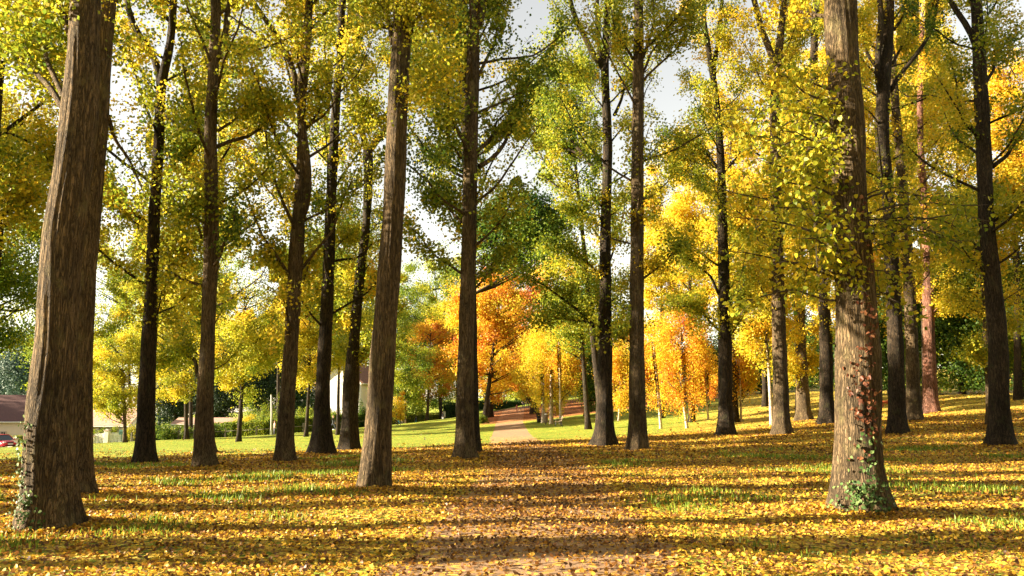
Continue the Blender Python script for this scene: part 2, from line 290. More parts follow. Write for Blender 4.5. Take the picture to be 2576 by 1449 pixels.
def grass():
    n = 150000; Y = (rng.random(n)*(30**1.4-5**1.4)+5**1.4)**(1/1.4); X = rng.uniform(-1, 1, n)*(.7*Y+3)
    nz = np.sin(X*.9+1.1*np.sin(Y*.7+1))+np.sin(Y*1.3+1.5*np.sin(X*.6)+.5)+.7*np.sin(X*2.7+Y*1.9); keep = (abs(X-path_x(Y)) > 1.9) & (nz+rng.normal(size=n)*.5 > 1.25)
    X, Y = X[keep], Y[keep]; n = len(X); Z = H(X, Y); ln = rng.uniform(.05, .13, n)*(1+.3*(Y > 14)); wd = .0045+.0004*Y
    th = rng.uniform(0, 2*np.pi, n); lean = rng.uniform(0, .7, n); ph = rng.uniform(0, 2*np.pi, n)
    b0 = np.stack([X-np.cos(th)*wd, Y-np.sin(th)*wd, Z-.01], 1); b1 = np.stack([X+np.cos(th)*wd, Y+np.sin(th)*wd, Z-.01], 1)
    md = np.stack([X+np.cos(ph)*lean*ln*.3, Y+np.sin(ph)*lean*ln*.3, Z+ln*.6], 1); tp = np.stack([X+np.cos(ph)*lean*ln, Y+np.sin(ph)*lean*ln, Z+ln*(1-.3*lean)], 1)
    off = np.stack([np.cos(th)*wd*.7, np.sin(th)*wd*.7, 0*wd], 1); V = np.stack([b0, b1, md+off, tp, md-off], 1).reshape(-1, 3).astype(np.float32)
    idx = (np.arange(n)[:, None]*5+np.array([0, 1, 2, 4, 4, 2, 3])).ravel().astype(np.int32); ls = (np.arange(n)[:, None]*7+np.array([0, 4])).ravel().astype(np.int32)
    me = bpy.data.meshes.new("grass"); me.vertices.add(len(V)); me.vertices.foreach_set("co", V.ravel()); me.loops.add(len(idx)); me.loops.foreach_set("vertex_index", idx); me.polygons.add(2*n); me.polygons.foreach_set("loop_start", ls)
    a = me.attributes.new("hue", 'FLOAT', 'FACE'); a.data.foreach_set("value", np.repeat(np.clip(rng.normal(.5, .22, n), 0, 1), 2).astype(np.float32)); me.materials.append(M['blade']); me.update(); me.validate()
    o = bpy.data.objects.new("grass", me); COL.objects.link(o); tag(o, kind='stuff', label="tufts of green grass poking up between the fallen leaves", cat="grass")
litter(); grass()

# ------------------------------------------------------------------ trees
def smooth_path(P, n):
    P = np.array([tuple(p) for p in P], float); k = len(P)
    if k < 3:
        t = np.linspace(0, 1, n)[:, None]; return P[0]*(1-t)+P[-1]*t
    s = np.r_[0, np.cumsum(np.linalg.norm(np.diff(P, axis=0), axis=1))]; out = []
    T = np.gradient(P, s, axis=0)
    for q in np.linspace(0, s[-1], n):
        i = min(max(int(np.searchsorted(s, q, side='right'))-1, 0), k-2); d = s[i+1]-s[i]; t = (q-s[i])/d
        out.append((2*t**3-3*t**2+1)*P[i]+(t**3-2*t**2+t)*d*T[i]+(-2*t**3+3*t**2)*P[i+1]+(t**3-t**2)*d*T[i+1])
    return np.array(out)
def vnoise(n, amp, k=4):
    c = rng.normal(size=(k+2, 3)); x = np.linspace(0, k, n); i = np.minimum(x.astype(int), k); f = (x-i)[:, None]; f = f*f*(3-2*f); return amp*(c[i]*(1-f)+c[i+1]*f)
LP, LN_, LS, LH = [], [], [], []     # collected leaves of the tree being built
GD, BD = 3.6, 2.4      # leaf density of the grove and of the trees beyond
def leaves_at(pts, n, spread, size, hue, hs=.09, flat=.8):
    n = int(n*GD); spread = spread*1.08; hue = hue-.005 if hue < .6 else hue+.02
    pts = np.asarray(pts); i = rng.integers(0, len(pts), n); p = pts[i]+rng.normal(size=(n, 3))*spread*np.array([1, 1, flat])
    LP.append(p); LN_.append(rnd_n(n, .35)); LS.append(rng.uniform(.7, 1.25, n)*size); q_ = rng.normal(hue, hs, n); LH.append(np.where(q_ > .70, .70+(q_-.70)*.3, q_))
GAPS = [(330, 400, 45, 90, .85), (640, 730, 55, 60, .85), (1290, 400, 75, 55, .85), (1330, 75, 60, 80, .85), (650, 540, 50, 90, .7), (1255, 250, 40, 60, .7), (1120, 560, 30, 50, .6), (1660, 210, 45, 60, .8), (2370, 430, 60, 60, .6), (600, 60, 50, 40, .8), (420, 100, 30, 40, .5), (900, 480, 25, 60, .5), (250, 760, 30, 80, .7),(2560,330,40,60,.6)]
TRUNKS = []        # (pixel polyline, half width, distance) of the trunks a crown should not bury
def flush_leaves(parent, m, tpl, name="crown", cull=True, droop=.3):
    P = np.concatenate(LP); N_ = np.concatenate(LN_); S = np.concatenate(LS); Hh = np.concatenate(LH)
    for l in (LP, LN_, LS, LH): l.clear()
    keep = P[:, 2] > H(P[:, 0], P[:, 1])+.3
    if cull:
        px, py, d = proj(P)
        for gx, gy, ax, ay, s in GAPS:
            q = ((px-gx)/ax)**2+((py-gy)/ay)**2; keep &= ~((q < 1+.35*np.sin(px*.11+py*.07)) & (rng.random(len(P)) < s))
        for pl, hw, dist in TRUNKS:
            ys_ = np.array([a[1] for a in pl][::-1], float); xs_ = np.array([a[0] for a in pl][::-1], float)
            x = np.interp(py, ys_, xs_); keep &= ~((abs(px-x) < hw*.95) & (d < dist+.2) & (py < ys_[-1]) & (py > (ys_[0] if ys_[0] > 120 else -900)) & (rng.random(len(P)) < .93))
    P, N_, S, Hh = P[keep], N_[keep], S[keep], Hh[keep]
    return leaf_mesh(name, P, N_, S, Hh, m, tpl, parent, droop=droop)
def limb(tree, base, pts, r0, m, hue, leaf, dens, n_tw=9, s0=.3, spread=.20, tw_len=1.1, droop=0.0, r1=.012):
    """one branch of its own with its side twigs; its leaves go to the tree's crown"""
    n = max(6, len(pts)*3); Q = smooth_path(pts, n); ln = np.linalg.norm(np.diff(Q, axis=0), axis=1).sum(); Q += vnoise(n, .03*ln)*np.linspace(0, 1, n)[:, None]**.7
    mb = MB(); rad = list(r0*(1-np.linspace(0, 1, n))**.8+r1); mb.tube(Q-base, rad, m, 7 if r0 > .05 else 5)
    for k in range(n_tw):
        s = s0+(1-s0)*(k+rng.random())/n_tw; i = min(int(s*(n-1)), n-2); p = Q[i]; t = Q[i+1]-Q[i]; t = t/np.linalg.norm(t)
        v = t*.7+rng.normal(size=3)*.65+np.array([0, 0, .15-droop]); v /= np.linalg.norm(v); L_ = tw_len*rng.uniform(.5, 1.2)*(1.15-.4*s)
        q = p+v*L_*.55+rng.normal(size=3)*.05*L_; e = q+(v+np.array([0, 0, .1-droop*1.6])+rng.normal(size=3)*.25)*L_*.5; tw = smooth_path([p, q, e], 5)
        mb.tube(tw-base, [max(.006, r0*.22*(1-j/4.6)) for j in range(5)], M['twig'], 3, cap=False)
        th = rng.normal(hue, .06); leaves_at(tw[1:], int(dens*rng.uniform(.5, 1.5)), spread, leaf, th)
    return mb.build("branch", tree, smooth=True)
def crown_limbs(tree, base, axis, z0, z1, n, reach, m, hue, leaf, dens, n_tw=9, up=(22, 58), tw_len=1.1, rscale=1.0, top_scale=.65, azim=None):
    ph = rng.uniform(0, 6.28)
    for k in range(n):
        f = (k+rng.random()*.8)/n; z = z0+(z1-z0)*f; c = axis(z); ph += 2.4+rng.normal()*.3
        if azim is not None: ph = rng.uniform(*azim)
        a = R(rng.uniform(*up)); L_ = reach*rng.uniform(.7, 1.2)*(1-(1-top_scale)*f)*min(1, .5+2.2*f); d = np.array([math.cos(ph)*math.cos(a), math.sin(ph)*math.cos(a), math.sin(a)])
        p1 = c+d*L_*.5+np.array([0, 0, -.03*L_]); p2 = c+d*L_+np.array([0, 0, .12*L_]); limb(tree, base, [c, p1, p2], (.018+.008*L_)*rscale*(1.1-.6*f), m, hue+rng.normal()*.085, leaf*(1 if z < 24 else 1.3), dens*(1 if z < 24 else .6), n_tw, tw_len=tw_len)
def trunk_mesh(tree, base, C, rad, m, nseg, flare=.55, fh=.45, ridges=.035, lobes=5, name="trunk"):
    mb = MB(); ph = rng.uniform(0, 6.28, 6); zb = C[0][2]
    def mod(i, th, p):
        hh = max(0, p.z+base[2]-zb-.05); fl = flare*math.exp(-hh/fh)*(1+.45*math.sin(lobes*th+ph[0])+.2*math.sin((lobes+3)*th+ph[1])); z = p.z
        w1 = .5*math.sin(1.3*z+ph[2]+th)+.35*math.sin(2.9*z+ph[3]-2*th)
        rg = ridges*(abs(math.sin(9*th+w1*1.5+ph[4]))-.6)+ridges*.6*math.sin(17*th+2.2*math.sin(1.9*z+ph[5])+z*.8)
        return 1+fl+rg+.035*math.sin(.9*z+ph[1])*math.cos(th+ph[2])+.03*math.sin(3.1*z+2*th+ph[4])
    mb.tube([Vector(c)-Vector(base) for c in C], rad, m, nseg, mod=mod); return mb.build(name, tree, smooth=True)
def px_poly(pl, Y, lean=0): return [at(x, y, Y+lean*(i/(max(len(pl)-1, 1)))) for i, (x, y) in enumerate(pl)]

def poplar(label, Y, pl, wid, bk='bark', Ht=26, z0=7.5, nl=32, reach=4.8, hue=.5, leaf=.118, dens=30, limbs=(), stems=(), near=False, n_tw=9, flare=.55, tpl=T_DIA, group='poplars of the grove'):
    """pl: trunk centre line in picture coordinates at distance Y; wid: width in the same unit there"""
    b = on_ground(pl[0][0], Y); base = np.array(b); tree = empty("poplar_tree", b)
    tag(tree, label, "tree", group)
    pts = [np.array(b)-np.array([0, 0, .15])]+[np.array(at(x, y, Y)) for x, y in pl[1:]]; ws = [w_/F*Y/2 for w_ in wid]
    dirn = (pts[-1]-pts[-2])/np.linalg.norm(pts[-1]-pts[-2]); top = pts[-1]; rest = Ht-top[2]+b.z
    if rest > 1:
        dirn = dirn*.6+np.array([0, 0, .4]); dirn /= dirn[2]
        for f in (.35, .7, 1.0): pts.append(top+dirn*rest*f+rng.normal(size=3)*[.25, .25, 0]); ws.append(ws[len(wid)-1]*(1-.9*f))
    n = 90 if near else 46; C = smooth_path(pts, n); zz = [p[2] for p in pts]; 
    if near:   # tighter rings where the frame looks
        t = np.linspace(0, 1, 170); C = smooth_path(pts, 600); i = (t**1.9*599).astype(int); i = np.unique(i); C = C[i]
    else:
        C = smooth_path(pts, 300); i = np.unique((np.linspace(0, 1, 64)**1.5*299).astype(int)); C = C[i]
    rad = list(np.interp(C[:, 2], zz, ws)); trunk_mesh(tree, base, C, rad, M[bk], 72 if near else 36, flare*.95, .28+.36*ws[0])
    axis = lambda z: np.array([np.interp(z, C[:, 2], C[:, 0]), np.interp(z, C[:, 2], C[:, 1]), z])
    for (spl, r_) in stems:     # big upward forks
        Q = np.array([tuple(v) for v in px_poly(spl, Y, rng.uniform(-.8, .8))]); d = Q[-1]-Q[-2]; d /= max(np.linalg.norm(d), .01); d = d*.5+np.array([0, 0, .5]); d /= d[2]
        Q = list(Q)+[Q[-1]+d*3+rng.normal(size=3)*.2, Q[-1]+d*7+rng.normal(size=3)*.3]; r0 = r_/F*Y/2
        limb(tree, base, Q, r0, M[bk], hue, leaf, dens, 22, s0=.3, tw_len=1.7, r1=.02)
        Qs = smooth_path(Q, 12)
        for k in range(5):
            c = Qs[4+k+int(rng.random()*3)]; a = rng.uniform(0, 6.28); dd = np.array([math.cos(a)*.6, math.sin(a)*.6, .8]); limb(tree, base, [c, c+dd*1.2, c+dd*2.4+[0, 0, .3]], .04, M[bk], hue, leaf, dens, 8)
    for lb in limbs:
        spl, r_ = lb[0], lb[1]; dy = lb[2] if len(lb) > 2 else rng.uniform(-1.6, 1.6); Q = [tuple(v) for v in px_poly(spl, Y, dy)]
        limb(tree, base, Q, r_/F*Y/2, M[bk], hue-.04, leaf, dens*1.1, 16, s0=.35, tw_len=1.3)
    if nl: crown_limbs(tree, base, axis, b.z+z0, b.z+Ht-.5, nl, reach, M[bk], hue, leaf, dens, n_tw)
    TR.append((tree, axis, base, hue, leaf, tpl)); return tree
TR = []
def close(cull=True, droop=.3, m=None):
    tree, axis, base, hue, leaf, tpl = TR[-1]
    if LP:
        o = flush_leaves(tree, m or M['leaf'], tpl, cull=cull, droop=droop)
        me = o.data; n = len(me.vertices); co = np.empty(n*3, np.float32); me.vertices.foreach_get("co", co); co = co.reshape(-1, 3)-base.astype(np.float32); me.vertices.foreach_set("co", co.ravel())
    return tree
def tufts(z_list, hue=.6, n=60, r=.45, leaf=None):
    tree, axis, base, h0, lf, tpl = TR[-1]
    for z in z_list:
        c = axis(z); mb = MB(); side = rng.uniform(0, 6.28)
        for k in range(5):
            a = side+rng.normal()*.9; e = c+np.array([math.cos(a)*rng.uniform(.5, 1.1), math.sin(a)*rng.uniform(.5, 1.1), rng.uniform(-.1, .6)])
            Q = smooth_path([c, (c+e)/2+[0, 0, -.08], e], 5); mb.tube(Q-base, [.012, .01, .008, .006, .004], M['twig'], 3, cap=False); leaves_at(Q[1:], n//5, r*.4, leaf or lf, hue)
        mb.build("branch", tree, smooth=True)

# visible trunks: lines crowns should not bury
def T_(pl, w_, Y): TRUNKS.append((pl, w_/2, Y)); return pl
P1 = T_([(122, 1335), (122, 1162), (141, 868), (160, 600), (196, 324), (214, 0)], 90, 11.0)
P2 = T_([(206, 1247), (206, 868), (245, 324), (268, 0)], 55, 15.5)
P3 = T_([(365, 1172), (366, 1089), (375, 868), (389, 534), (401, 330), (406, 213), (428, 110), (437, 0)], 34, 27)
P4 = T_([(518, 1190), (514, 1089), (522, 868), (532, 534), (530, 324), (538, 152), (543, 0)], 36, 24)
P5 = T_([(714, 1164), (718, 1089), (732, 868), (745, 640), (752, 540), (757, 400), (760, 267), (772, 120), (779, 0)], 34, 27)
P6 = T_([(810, 1129), (811, 1006), (818, 868), (832, 534), (845, 267), (858, 100), (862, 0)], 32, 33)
P7 = T_([(880, 1110), (880, 1061), (884, 960), (890, 868), (905, 700), (922, 552), (926, 400), (925, 375)], 30, 40)
P8 = T_([(942, 1233), (950, 1089), (965, 868), (990, 534), (1000, 267), (1015, 0)], 58, 16.5)
P9 = T_([(1170, 1157), (1169, 1089), (1173, 868), (1181, 534), (1187, 267), (1190, 120), (1192, 0)], 39, 27)
P9b = [(1186, 1131), (1184, 868), (1180, 534), (1172, 267), (1165, 0)]
P10 = T_([(1522, 1104), (1521, 1006), (1522, 868), (1524, 534), (1529, 381), (1522, 152), (1528, 38), (1530, 0)], 32, 37)
P11 = T_([(1605, 1134), (1603, 1006), (1602, 868), (1603, 534), (1605, 267), (1606, 152), (1606, 0)], 34, 31)
P12 = T_([(1826, 1081), (1825, 1033), (1824, 868), (1817, 534), (1812, 381), (1799, 229), (1782, 120), (1774, 0)], 26, 41)
P13 = T_([(1967, 1105), (1964, 998), (1961, 868), (1953, 534), (1951, 381), (1951, 229), (1965, 80), (1973, 0)], 30, 39)
P14 = T_([(2081, 1062), (2080, 1031), (2078, 868), (2068, 700), (2056, 534), (2050, 380), (2047, 229), (2051, 38), (2053, 0)], 24, 45)
P15 = T_([(2165, 1290), (2160, 1195), (2159, 1064), (2158, 868), (2138, 534), (2129, 267), (2118, 114), (2114, 0)], 90, 12.8)
P16 = T_([(2257, 1083), (2256, 1000), (2252, 868), (2236, 534), (2219, 305), (2226, 190), (2236, 60), (2238, 0)], 32, 36)
P17 = T_([(2299, 1051), (2294, 868), (2276, 534), (2256, 305), (2245, 150), (2240, 0)], 24, 44)
P18 = T_([(2342, 1021), (2337, 868), (2328, 534), (2316, 381), (2315, 229), (2320, 60)], 18, 50)
P19 = T_([(2520, 1114), (2515, 1033), (2510, 868), (2481, 534), (2470, 267), (2462, 114), (2455, 0)], 38, 30)
P21 = [(2022, 1038), (2018, 960), (2014, 868), (2008, 600), (2004, 300)]
P23 = [(516, 1148), (513, 1000), (520, 868), (545, 600), (556, 420), (562, 200), (572, 60), (578, 0)]

poplar("massive ivy footed poplar nearest the camera at the left edge", 11.0, P1, [118, 115, 95, 92, 88, 72], z0=8.6, nl=16, reach=3.6, hue=.50, leaf=.074, dens=60, near=True, flare=.50,
       limbs=[([(182, 300), (60, 170), (-60, 90)], 16, 2.0), ([(186, 270), (110, 140), (70, 60), (40, -40)], 12, 2.5), ([(196, 140), (172, 60), (160, 0), (150, -60)], 14, .5)]); close()
poplar("thick poplar half hidden directly behind the massive left edge trunk", 15.5, P2, [50, 50, 50, 48], z0=8.5, nl=16, hue=.48, leaf=.074, dens=60, near=True, limbs=[([(272, 290), (300, 360), (340, 420), (365, 470)], 9, 1.0)]); close()
poplar("slim poplar forking wide near its top, first beyond the left edge pair", 27, P3, [46, 43, 36, 28, 26, 25, 20, 18], hue=.55, limbs=[([(388, 620), (350, 570), (300, 520), (265, 470)], 9), ([(395, 480), (460, 400), (500, 350)], 8), ([(402, 330), (450, 300), (490, 330)], 7), ([(383, 720), (420, 680), (470, 640)], 6)], stems=[([(404, 222), (380, 150), (340, 90), (318, 40), (308, -30)], 17), ([(436, 60), (400, 30), (380, -10)], 9)], z0=4.2, nl=30, bk='bark_dark'); tufts([7, 8.5, 10]); close()
poplar("poplar with a bare straight trunk in front of the lit stub limb tree", 24, P4, [50, 45, 34, 36, 31, 26, 26], hue=.5, z0=5.2, limbs=[([(548, 330), (600, 290), (660, 240)], 7), ([(508, 600), (490, 540), (470, 500)], 6)], stems=[([(545, 150), (565, 90), (572, 20), (585, -30)], 14)]); tufts([5.5, 9]); close()
poplar("lit based poplar with a crooked stub limb behind the straight bare trunk", 40, P23, [44, 34, 28, 22, 20, 18, 16, 14], hue=.45, z0=3.8, nl=32, limbs=[([(500, 950), (484, 905), (450, 890), (410, 905)], 10, 1), ([(535, 620), (570, 600), (620, 560)], 8), ([(556, 430), (590, 360), (670, 290)], 9)], bk='bark', dens=34); close()
poplar("poplar that splits into twin parallel stems halfway up, left of the thick dark one", 27, P5, [46, 40, 35, 38, 32, 22, 20, 20, 18], hue=.52, z0=4.2, stems=[([(752, 560), (770, 500), (781, 420), (784, 300), (785, 150), (792, 0)], 24), ([(748, 240), (715, 140), (680, 80), (640, 20), (620, -40)], 14)], limbs=[([(738, 700), (690, 640), (650, 600)], 7), ([(765, 330), (820, 260), (840, 200)], 7)]); tufts([6, 9, 12]); close()
poplar("thick dark poplar with a wide flared foot near the walking adult", 33, P6, [56, 36, 33, 28, 22, 18, 18], bk='bark_dark', hue=.55, z0=4.2, stems=[([(855, 200), (890, 130), (925, 70), (960, 0)], 14)], limbs=[([(842, 420), (880, 350), (960, 280)], 8), ([(820, 740), (770, 690), (730, 660)], 7), ([(826, 640), (870, 600), (905, 590)], 6)], dens=32); tufts([7, 10]); close()
poplar("short gnarled poplar with a burl and a wide Y fork, standing at the lawn edge", 40, P7, [44, 40, 40, 28, 24, 20, 26, 24], bk='bark_dark', hue=.45, z0=3.5, nl=14, Ht=13, reach=3.5, stems=[([(925, 385), (905, 330), (902, 270), (888, 230), (870, 150)], 16), ([(925, 385), (950, 350), (972, 322), (1000, 250), (1010, 180)], 18)], limbs=[([(896, 840), (870, 800), (840, 780)], 6), ([(900, 900), (930, 870), (960, 880), (985, 900)], 7), ([(905, 760), (930, 740), (965, 700)], 6)], dens=36); close()
poplar("tall pale brown poplar trunk closest to the left side of the path", 16.5, P8, [74, 66, 60, 54, 53, 48], z0=10.0, nl=16, hue=.55, leaf=.074, dens=60, near=True, flare=.28, limbs=[([(988, 110), (978, 55), (960, 0), (950, -50)], 13, .4), ([(1018, 120), (1040, 70), (1060, 30)], 7, -.4), ([(1012, 240), (1045, 230), (1080, 225)], 4)]); close()
poplar("poplar at the left path edge whose trunk opens into a fan of stems", 27, P9, [52, 44, 39, 37, 36, 34, 22], z0=5.5, hue=.42, stems=[([(1184, 80), (1172, 20), (1158, -40)], 20), ([(1196, 75), (1212, 30), (1222, -40)], 20)],
       limbs=[([(1203, 195), (1230, 140), (1249, 107), (1262, 40), (1268, -20)], 8, .6), ([(1173, 205), (1160, 150), (1150, 107), (1140, 50), (1128, 0)], 10, .5), ([(1172, 205), (1150, 170), (1132, 140)], 7), ([(1205, 419), (1240, 395), (1264, 366), (1285, 320), (1299, 285), (1325, 240)], 12, 1.2), ([(1203, 380), (1240, 345), (1275, 300), (1300, 270)], 8, 2.0), ([(1160, 400), (1130, 350), (1115, 300)], 6), ([(1162, 560), (1120, 520), (1080, 500)], 6)], dens=30); tufts([7.5, 9]); close()
poplar("poplar foot and trunk squeezed right behind the fan topped one", 31, P9b, [44, 32, 30, 28, 24], z0=8, bk='bark_dark', hue=.42); close()
poplar("dark poplar with a heavy flared foot on the right of the path", 37, P10, [52, 38, 36, 26, 24, 20, 18, 16], bk='bark_dark', hue=.42, z0=4.2, nl=28, reach=4.2, dens=34, stems=[([(1518, 170), (1500, 140), (1486, 110), (1455, 50), (1430, -10)], 15), ([(1520, 190), (1508, 110), (1503, 0)], 12)],
       limbs=[([(1500, 430), (1470, 395), (1440, 362), (1412, 320), (1394, 295), (1370, 260)], 11, 1.0), ([(1465, 390), (1420, 375), (1370, 372), (1330, 380)], 5, 2.0), ([(1545, 290), (1565, 240), (1588, 194), (1610, 150)], 8), ([(1508, 830), (1470, 800), (1430, 760), (1380, 720), (1340, 690)], 9, -1.5), ([(1508, 850), (1480, 815), (1420, 805), (1360, 815)], 6, -1), ([(1508, 700), (1480, 660), (1440, 640), (1390, 620)], 7, -1), ([(1508, 600), (1480, 560), (1450, 530), (1420, 520)], 6, 1)]); tufts([8, 9.5, 11.5], hue=.66, n=110); close()
poplar("straight bare grey brown poplar with a sunlit streak, right of the dark flared one", 31, P11, [46, 41, 37, 33, 30, 28, 24], hue=.5, z0=6.5, nl=20, limbs=[([(1611, 155), (1630, 100), (1642, 40), (1650, -20)], 9), ([(1592, 150), (1570, 110), (1550, 84), (1538, 20)], 7), ([(1618, 180), (1650, 120), (1700, 80), (1750, 60)], 6), ([(1590, 860), (1560, 850), (1545, 830)], 4)], dens=26); tufts([7.2, 9.3], hue=.68, n=120); close()
poplar("near black slender poplar with side boughs reaching left over the birches", 41, P12, [42, 34, 33, 24, 19, 17, 13, 12], bk='bark_dark', hue=.52, z0=4.0, nl=26, dens=34, reach=4.2, limbs=[([(1808, 830), (1780, 800), (1740, 770), (1690, 765)], 7, -1), ([(1808, 740), (1780, 690), (1740, 650), (1700, 620)], 7, -1.5), ([(1806, 470), (1780, 440), (1730, 400), (1690, 390)], 6, 1), ([(1805, 420), (1760, 370), (1700, 340)], 6, 1), ([(1822, 800), (1860, 760), (1900, 700)], 6)], stems=[([(1795, 200), (1809, 120), (1815, 30), (1818, -30)], 12)]); close()
poplar("brown poplar forked in a narrow V high up, right of the near black slender one", 39, P13, [42, 37, 34, 28, 27, 26, 18, 16], bk='bark', hue=.56, z0=5.0, nl=28, dens=34, stems=[([(1952, 170), (1930, 110), (1914, 70), (1893, -20)], 17)], limbs=[([(1945, 640), (1910, 590), (1860, 560)], 6), ([(1970, 760), (2000, 700), (2060, 680)], 6, 1)]); close()
poplar("grey dark footed poplar standing just left of the creeper clad trunk", 45, P14, [42, 33, 31, 26, 24, 22, 20, 18, 18], bk='bark_dark', hue=.6, z0=4.0, nl=34, dens=36, limbs=[([(2062, 620), (2030, 590), (1990, 560)], 7)]); close()
poplar("sunlit thick poplar wrapped in red creeper with ivy at its foot", 12.8, P15, [128, 112, 106, 104, 84, 82, 81, 80], z0=8.3, nl=14, reach=3.6, hue=.55, leaf=.074, dens=60, near=True, flare=.36)
CREEPER = TR[-1]; close()
poplar("black trunked poplar with many upswept stems, just right of the creeper clad trunk", 36, P16, [42, 39, 37, 32, 34, 30, 26, 24], bk='bark_dark', hue=.6, z0=5.5, nl=24, dens=32, stems=[([(2218, 240), (2206, 120), (2205, 0), (2200, -40)], 17), ([(2240, 230), (2262, 190), (2280, 164), (2300, 130), (2320, 95)], 10)], limbs=[([(2206, 170), (2185, 140), (2165, 90), (2150, 40)], 9), ([(2245, 160), (2275, 110), (2300, 60)], 7), ([(2250, 75), (2275, 30), (2290, -10)], 8), ([(2225, 740), (2205, 720), (2190, 690)], 6)]); close()
poplar("poplar with a lit foot tucked behind the black many stemmed one", 44, P17, [36, 29, 26, 22, 18, 16], bk='bark', hue=.64, z0=6, nl=30, dens=34); close()
poplar("pinkish sunlit creeper barked poplar at the far right edge of the grass", 50, P18, [36, 28, 22, 18, 14, 10], bk='bark_red', hue=.62, z0=6, nl=32, dens=34, limbs=[([(2345, 810), (2370, 780), (2400, 770)], 5)]); close()
poplar("dark leaning poplar near the right edge with a forked top", 30, P19, [58, 46, 44, 36, 35, 30, 26], bk='bark_dark', hue=.52, z0=5.0, nl=28, dens=30, stems=[([(2456, 120), (2435, 75), (2413, 38), (2388, -10)], 14)], limbs=[([(2478, 213), (2498, 175), (2516, 141), (2530, 90)], 8), ([(2497, 419), (2530, 390), (2573, 343), (2600, 300)], 11), ([(2478, 420), (2450, 330), (2410, 250), (2400, 150)], 8, 1), ([(2492, 560), (2530, 540), (2580, 535)], 7), ([(2480, 640), (2440, 600), (2390, 570)], 7, 1)]); close()
poplar("thin pale stemmed poplar peeping out left of the dark leaning one's foot", 38, [(2488, 1054), (2486, 950), (2480, 850), (2470, 700)], [16, 14, 12, 10], bk='bark', hue=.5, z0=4, Ht=11, nl=14, reach=2.5, limbs=[([(2486, 940), (2470, 900), (2440, 880)], 5)], flare=.3); close()
poplar("stout lit poplar trunk with stubby twigs left of the grey dark footed one", 56, P21, [36, 30, 26, 22, 16], bk='bark', hue=.66, z0=5, nl=34, reach=4.5, dens=36, leaf=.14, limbs=[([(2010, 960), (1995, 940), (1985, 925)], 4), ([(2010, 930), (1996, 915), (1988, 890)], 4), ([(2024, 930), (2040, 915), (2050, 910)], 4)]); close()
poplar("dark poplar cut by the left frame edge", 22, [(-70, 1200), (-50, 700), (-8, 220), (8, 60), (14, 0)], [50, 44, 30, 24, 22], bk='bark_dark', hue=.55, z0=6, nl=26, dens=32, limbs=[([(-5, 330), (60, 350), (140, 420)], 7), ([(-8, 560), (40, 520), (80, 500)], 6)]); close()

# ---- creeper, ivy and the near leafy spray on the creeper clad trunk
def on_trunk(T, zs, az, spread, n, size, hue, m, name, off=.02, rad_f=None, tpl=T_FOLD):
    """leaves pressed to the bark: zs height range, az(z) centre azimuth"""
    tree, axis, base, *_ = T; tm = [c for c in tree.children if c.name.startswith("trunk")][0].data
    co = np.empty(len(tm.vertices)*3); tm.vertices.foreach_get("co", co); co = co.reshape(-1, 3); no = np.empty(len(tm.vertices)*3); tm.vertices.foreach_get("normal", no); no = no.reshape(-1, 3)
    cen = np.array([axis(z+base[2])-base for z in np.clip(co[:, 2], 0, 40)]); a = np.arctan2(co[:, 1]-cen[:, 1], co[:, 0]-cen[:, 0]); z = co[:, 2]
    wgt = np.zeros(len(co)); 
    for z0, z1, az0, az1, sp, amt in zs:
        t = np.clip((z-z0)/(z1-z0), 0, 1); c = R(az0)+(R(az1)-R(az0))*t+.15*np.sin(z*5); d = (a-c+np.pi) % (2*np.pi)-np.pi; wgt = np.maximum(wgt, amt*np.exp(-(d/R(sp))**2)*((z >= z0) & (z <= z1)))
    wgt *= rng.random(len(wgt)) < .75; wgt[z > 9] = 0; wgt /= wgt.sum(); i = rng.choice(len(co), n, p=wgt); P = co[i]+no[i]*rng.uniform(off*.3, off*2, n)[:, None]+rng.normal(size=(n, 3))*.03
    return leaf_mesh(name, P, no[i]+rng.normal(size=(n, 3))*.45, size*rng.uniform(.7, 1.3, n), rng.normal(hue, .22, n), m, tpl, tree, droop=1.0)
on_trunk(CREEPER, [(1.2, 3.3, -95, -84, 15, 1.0), (1.4, 2.6, -116, -100, 24, .7), (3.0, 5.0, -80, -70, 7, .5), (.8, 1.4, -95, -85, 35, .15)], None, None, 250, .06, .5, M['redleaf'], "creeper")
on_trunk(CREEPER, [(.0, .5, -116, -104, 42, 1.2), (.4, 1.3, -92, -84, 20, .45)], None, None, 300, .055, .55, M['ivy'], "ivy", .06)
T1T = TR[0]
on_trunk(T1T, [(.0, 1.5, -106, -122, 12, 1.0), (.0, .5, -95, -110, 22, .5)], None, None, 260, .040, .6, M['ivy'], "ivy", .04)
